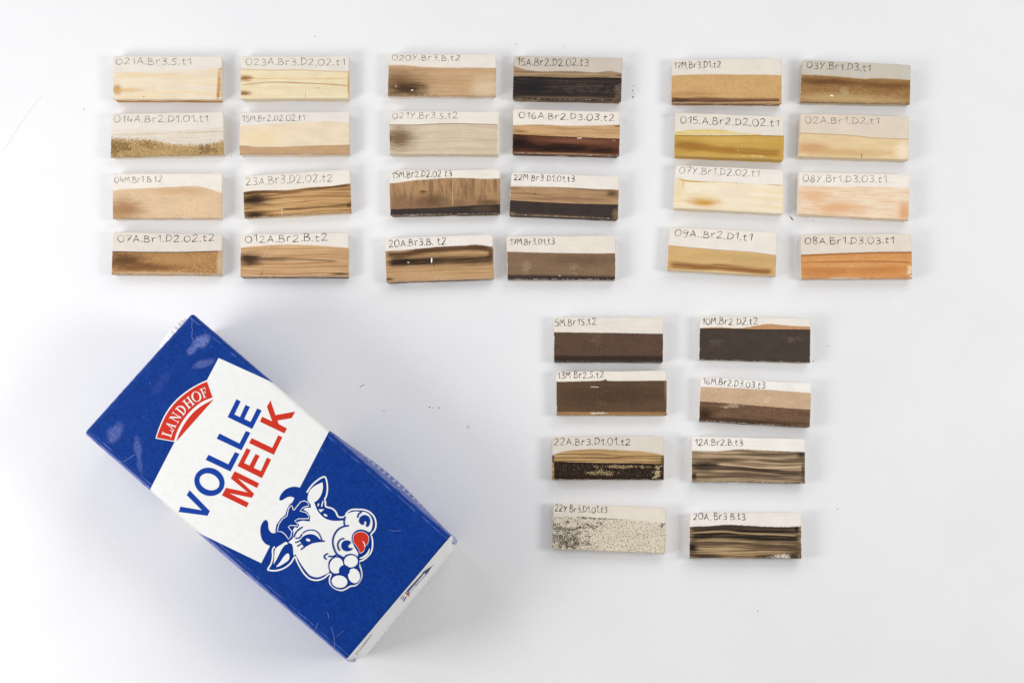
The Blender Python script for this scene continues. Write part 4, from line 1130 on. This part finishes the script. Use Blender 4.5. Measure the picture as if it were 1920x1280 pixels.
# flower held in the mouth
p.lift = .53
p.poly(Z5(cm([(150,985),(165,925),(225,885),(290,895),(320,890),(345,868),(400,858),(455,880),(485,935),(485,980),(478,1000),(500,1050),(503,1110),(480,1170),(430,1196),(380,1190),(360,1197),(350,1215),(300,1243),(245,1240),(190,1205),(170,1150),(190,1100),(203,1085),(165,1050)], 3)), 0)
p.lift = .57
for (ex, ey, ra, rb, tw) in ((238, 986, 73, 88, .25), (397, 940, 75, 66, -.1), (430, 1098, 64, 81, -.25), (272, 1161, 86, 67, .15)):
    el = []
    for k in range(28):
        a = 2 * math.pi * k / 28
        u_, v_ = math.cos(a) * ra, math.sin(a) * rb
        el.append((ex + u_ * math.cos(tw) - v_ * math.sin(tw), ey + u_ * math.sin(tw) + v_ * math.cos(tw)))
    p.poly(Z5(el), 1)
p.lift = .62
p.poly(Z5([(325 + 60 * math.cos(k * .2618), 1040 + 59 * math.sin(k * .2618)) for k in range(24)]), 0)
p.build('cow_emblem', [INK_B2, INK_W, INK_R], 'white and blue cow head with a red tongue and a flower')

# print on the narrow white end
ZE, ZF = conv(740, 960, 1054 / 140), conv(640, 1080, 1067 / 150)
p = Print(); p.lift = .1
p.poly(ZE([(556,728),(520,762),(500,770),(405,835),(385,870),(165,1110),(205,1150),(480,835),(515,775)]), 0, 3)
p.poly(ZE([(420,852),(442,866),(215,1135),(195,1118)]), 1, 3)
ENDM = [plain('navy_ink', '3A3F78', .5, .3), INK_W, plain('orange_red_ink', 'B4472C', .5, .3), INK_G]
p.build('pointed_symbol', ENDM, 'navy pointed symbol with a white bar, on the white end')
p = Print(); p.lift = .1
p.poly(ZE([(160,1120),(212,1160),(195,1185),(142,1135)]), 2, 3)
p.build('red_band', ENDM, 'orange red band below the navy symbol')
for L in ([(780,300),(826,246),(832,250),(788,300)], [(806,308),(836,262),(845,266),(815,310)], [(820,328),(862,266),(872,272),(836,330)]):
    p = Print(); p.lift = .1
    p.poly(ZF(L), 0, 3)
    p.build('navy_mark', ENDM)
p = Print(); p.lift = .1
for k in range(9):
    a = k / 8
    X, Y = 180 + 130 * a, 1030 - 150 * a
    p.line(ZF([(X, Y), (X + 40, Y + 8 - 30 * a)]), .7, 3, smooth=False)
p.line(ZF([(330,860),(370,815),(405,765)]), .8, 3)
p.build('small_print', ENDM, 'faint grey small print on the white end')['kind'] = 'stuff'

# slanted lettering on the long side, seen edge-on
p = Print(); p.lift = .1
A, B = Vector((668, 846)), Vector((836, 992))
for k in range(19):
    a = A.lerp(B, k / 18.0)
    h_ = 3.0 + 8.0 * math.sin(math.pi * min(1, (k + 1.5) / 16)) ** .6
    p.poly([(a.x + 1.0, a.y - 1.0), (a.x + 4.6, a.y + 2.0), (a.x + 6.6 + h_ * .70, a.y + 1.0 - h_ * .55), (a.x + 2.6 + h_ * .70, a.y - 2.2 - h_ * .55)], 0, 3)
p.build('side_lettering', [plain('pale_blue_ink', '9FA9D2', .45, .2)], 'pale slanted lettering on the long side')['kind'] = 'stuff'

# creases and scratches in the coated board
CRM = plain('bare_paper_fibre', '8E9CD2', .6, .2)
def crease(pts, wd, tp):
    p = Print(); p.lift = .05
    p.line(pts, wd * .72, 0, taper=tp)
    p.build('crease', [CRM])
z7 = conv(300, 580, 12.8); z6 = conv(140, 780, 1280 / 220); z8 = conv(340, 960, 1451 / 340)
crease(z7([(715,165),(765,240),(770,330),(760,430),(778,470),(768,540),(772,600),(755,640),(795,740),(790,860)]), .62, .5)
crease(z6([(525,502),(575,470),(640,428),(660,420)]), .65, .6)
crease(z6([(476,482),(490,492),(512,494)]), .9, .5)
crease(z8([(1165,790),(1175,820),(1180,850)]), .6, .6)
crease(z8([(1195,910),(1215,970),(1226,1035),(1222,1085)]), .62, .5)
crease(z8([(1060,955),(1080,920),(1095,880)]), .6, .6)
crease(z8([(1240,992),(1270,968),(1300,942)]), .4, .6)
crease([(728,993),(742,995),(752,993)], .5, .6)

# folded flaps at the two corners of the white end
flm = NT('flap_board')
ob, ox, oy, oz = flm.obj()
flc = flm.mix(flm.step(flm.noise(ob, .8, 3.0), .35, .65), lin('9AA0C0'), lin('B4B8CE'))
flm = flm.fin(flc, .45, .4)
def flap(pts, z0, dz):
    P3 = [cpx(a, b, z0) for a, b in pts]
    n = len(P3)
    vs = [(v.x, v.y, z0) for v in P3] + [(v.x, v.y, z0 - dz) for v in P3]
    fs = [tuple(range(n)), tuple(reversed(range(n, 2 * n)))] + [(i, n + i, n + (i + 1) % n, (i + 1) % n) for i in range(n)]
    o = link('folded_flap', vs, fs, [flm], carton)
    bm = bmesh.new(); bm.from_mesh(o.data)
    bmesh.ops.recalc_face_normals(bm, faces=bm.faces)
    bmesh.ops.bevel(bm, geom=bm.edges[:], offset=.0004, segments=2, affect='EDGES')
    bm.to_mesh(o.data); bm.free()
    return o
flap([(838,999),(848,1002),(854,1007),(857.5,1014),(853,1020.5),(842,1012)], 52.0, 9.0)
flap([(649,1229),(653,1233),(666.5,1234.5),(664,1241),(656,1240),(648,1237)], 52.0, 9.0)

# ribbed screw cap on the upper end
cap_c = cpx(318, 620, 34.0)
capm = NT('white_cap_plastic')
ob, ox, oy, oz = capm.obj()
capm = capm.fin(capm.mix(capm.noise(ob, .4, 2.0), lin('F2F1EF'), lin('ECEBEA')), .4, .4)
xin = min(lt[0].x, lt[1].x)
y0, z0, r0 = cap_c.y, 33.0, 11.5
vs, fs = [], []
NR = 96
prof = [(1.0, 1.06), (-1.2, 1.06), (-1.3, 1.0), (-5.2, 1.0), (-6.0, .97), (-6.4, .9)]
for (dx, k) in prof:
    for i in range(NR):
        a = 2 * math.pi * i / NR
        rib = .3 * (1 if (i % 4) < 2 else -1) if k == 1.0 else 0
        vs.append((xin + dx, y0 + math.cos(a) * (r0 * k + rib), z0 + math.sin(a) * (r0 * k + rib)))
for k in range(len(prof) - 1):
    for i in range(NR):
        j = (i + 1) % NR
        fs.append((k * NR + i, k * NR + j, (k + 1) * NR + j, (k + 1) * NR + i))
fs.append(tuple(range((len(prof) - 1) * NR, len(prof) * NR)))
fs.append(tuple(reversed(range(NR))))
cap = link('screw_cap', vs, fs, [capm], carton)
bm = bmesh.new(); bm.from_mesh(cap.data)
bmesh.ops.recalc_face_normals(bm, faces=bm.faces)
bm.to_mesh(cap.data); bm.free()

# ------------------------------------------------------------------ crumbs and fibres on the table
vs, fs = [], []
def crumb(px, py, r):
    c0 = at(px, py, 0)
    o = len(vs)
    k = r2.randint(5, 7)
    for i in range(k):
        a = 2 * math.pi * i / k
        vs.append((c0.x + math.cos(a) * r * r2.uniform(.6, 1.2), c0.y + math.sin(a) * r * r2.uniform(.6, 1.2), .02))
    vs.append((c0.x, c0.y, r * .6 + .05))
    for i in range(k):
        fs.append((o + i, o + (i + 1) % k, o + k))
r2 = random.Random(4)
for px, py, r in ((1187.3,161,.36),(1186.2,170,.45),(1187.5,176,.28),(1186.6,182,.55),(1187.4,185.5,.25),(805,763.5,.5),(811.5,764,.3),(822.5,764,.45),(720,770,.42),(591,69,.4),(443,98,.28),(157,205,.34),(1484,409,.5),(1486,412,.4),(1525,414,.3),(1553,648,.35),(1525,677,.4),(434,292,.34),(1178,130,.28),(968,83,.35),(1058,87,.28),(1421,1145,.35),(1570,954,.3)):
    crumb(px, py, r)
nd_ = len(fs)
def fibre(pts, wd):
    rv, rf = ribbon2d(catmull([tuple(at(a, b, 0)[:2]) for a, b in pts], 5), wd, taper=.6)
    o = len(vs)
    for i, p_ in enumerate(rv):
        vs.append((p_[0], p_[1], .05 + .12 * math.sin(math.pi * i / len(rv))))
    fs.extend(tuple(o + k for k in f) for f in rf)
fibre([(674,726),(679,722.5),(684,721)], .22)
fibre([(1479,404),(1483,408),(1487,413)], .3)
n1_ = len(fs)
fibre([(591,548),(597,545),(603,542)], .2)
fibre([(0,291),(22,258),(48,218),(70,190),(86,175)], .24)
dm = plain('dark_crumb', '57504A', .8, .2)
o = link('dust', vs, fs, [dm, plain('pale_hair', 'E3E3E3', .7, .2)], fmat=[0 if i < n1_ else 1 for i in range(len(fs))])
o['kind'] = 'stuff'
o['label'] = 'tiny dark crumbs and a pale hair scattered on the white table'
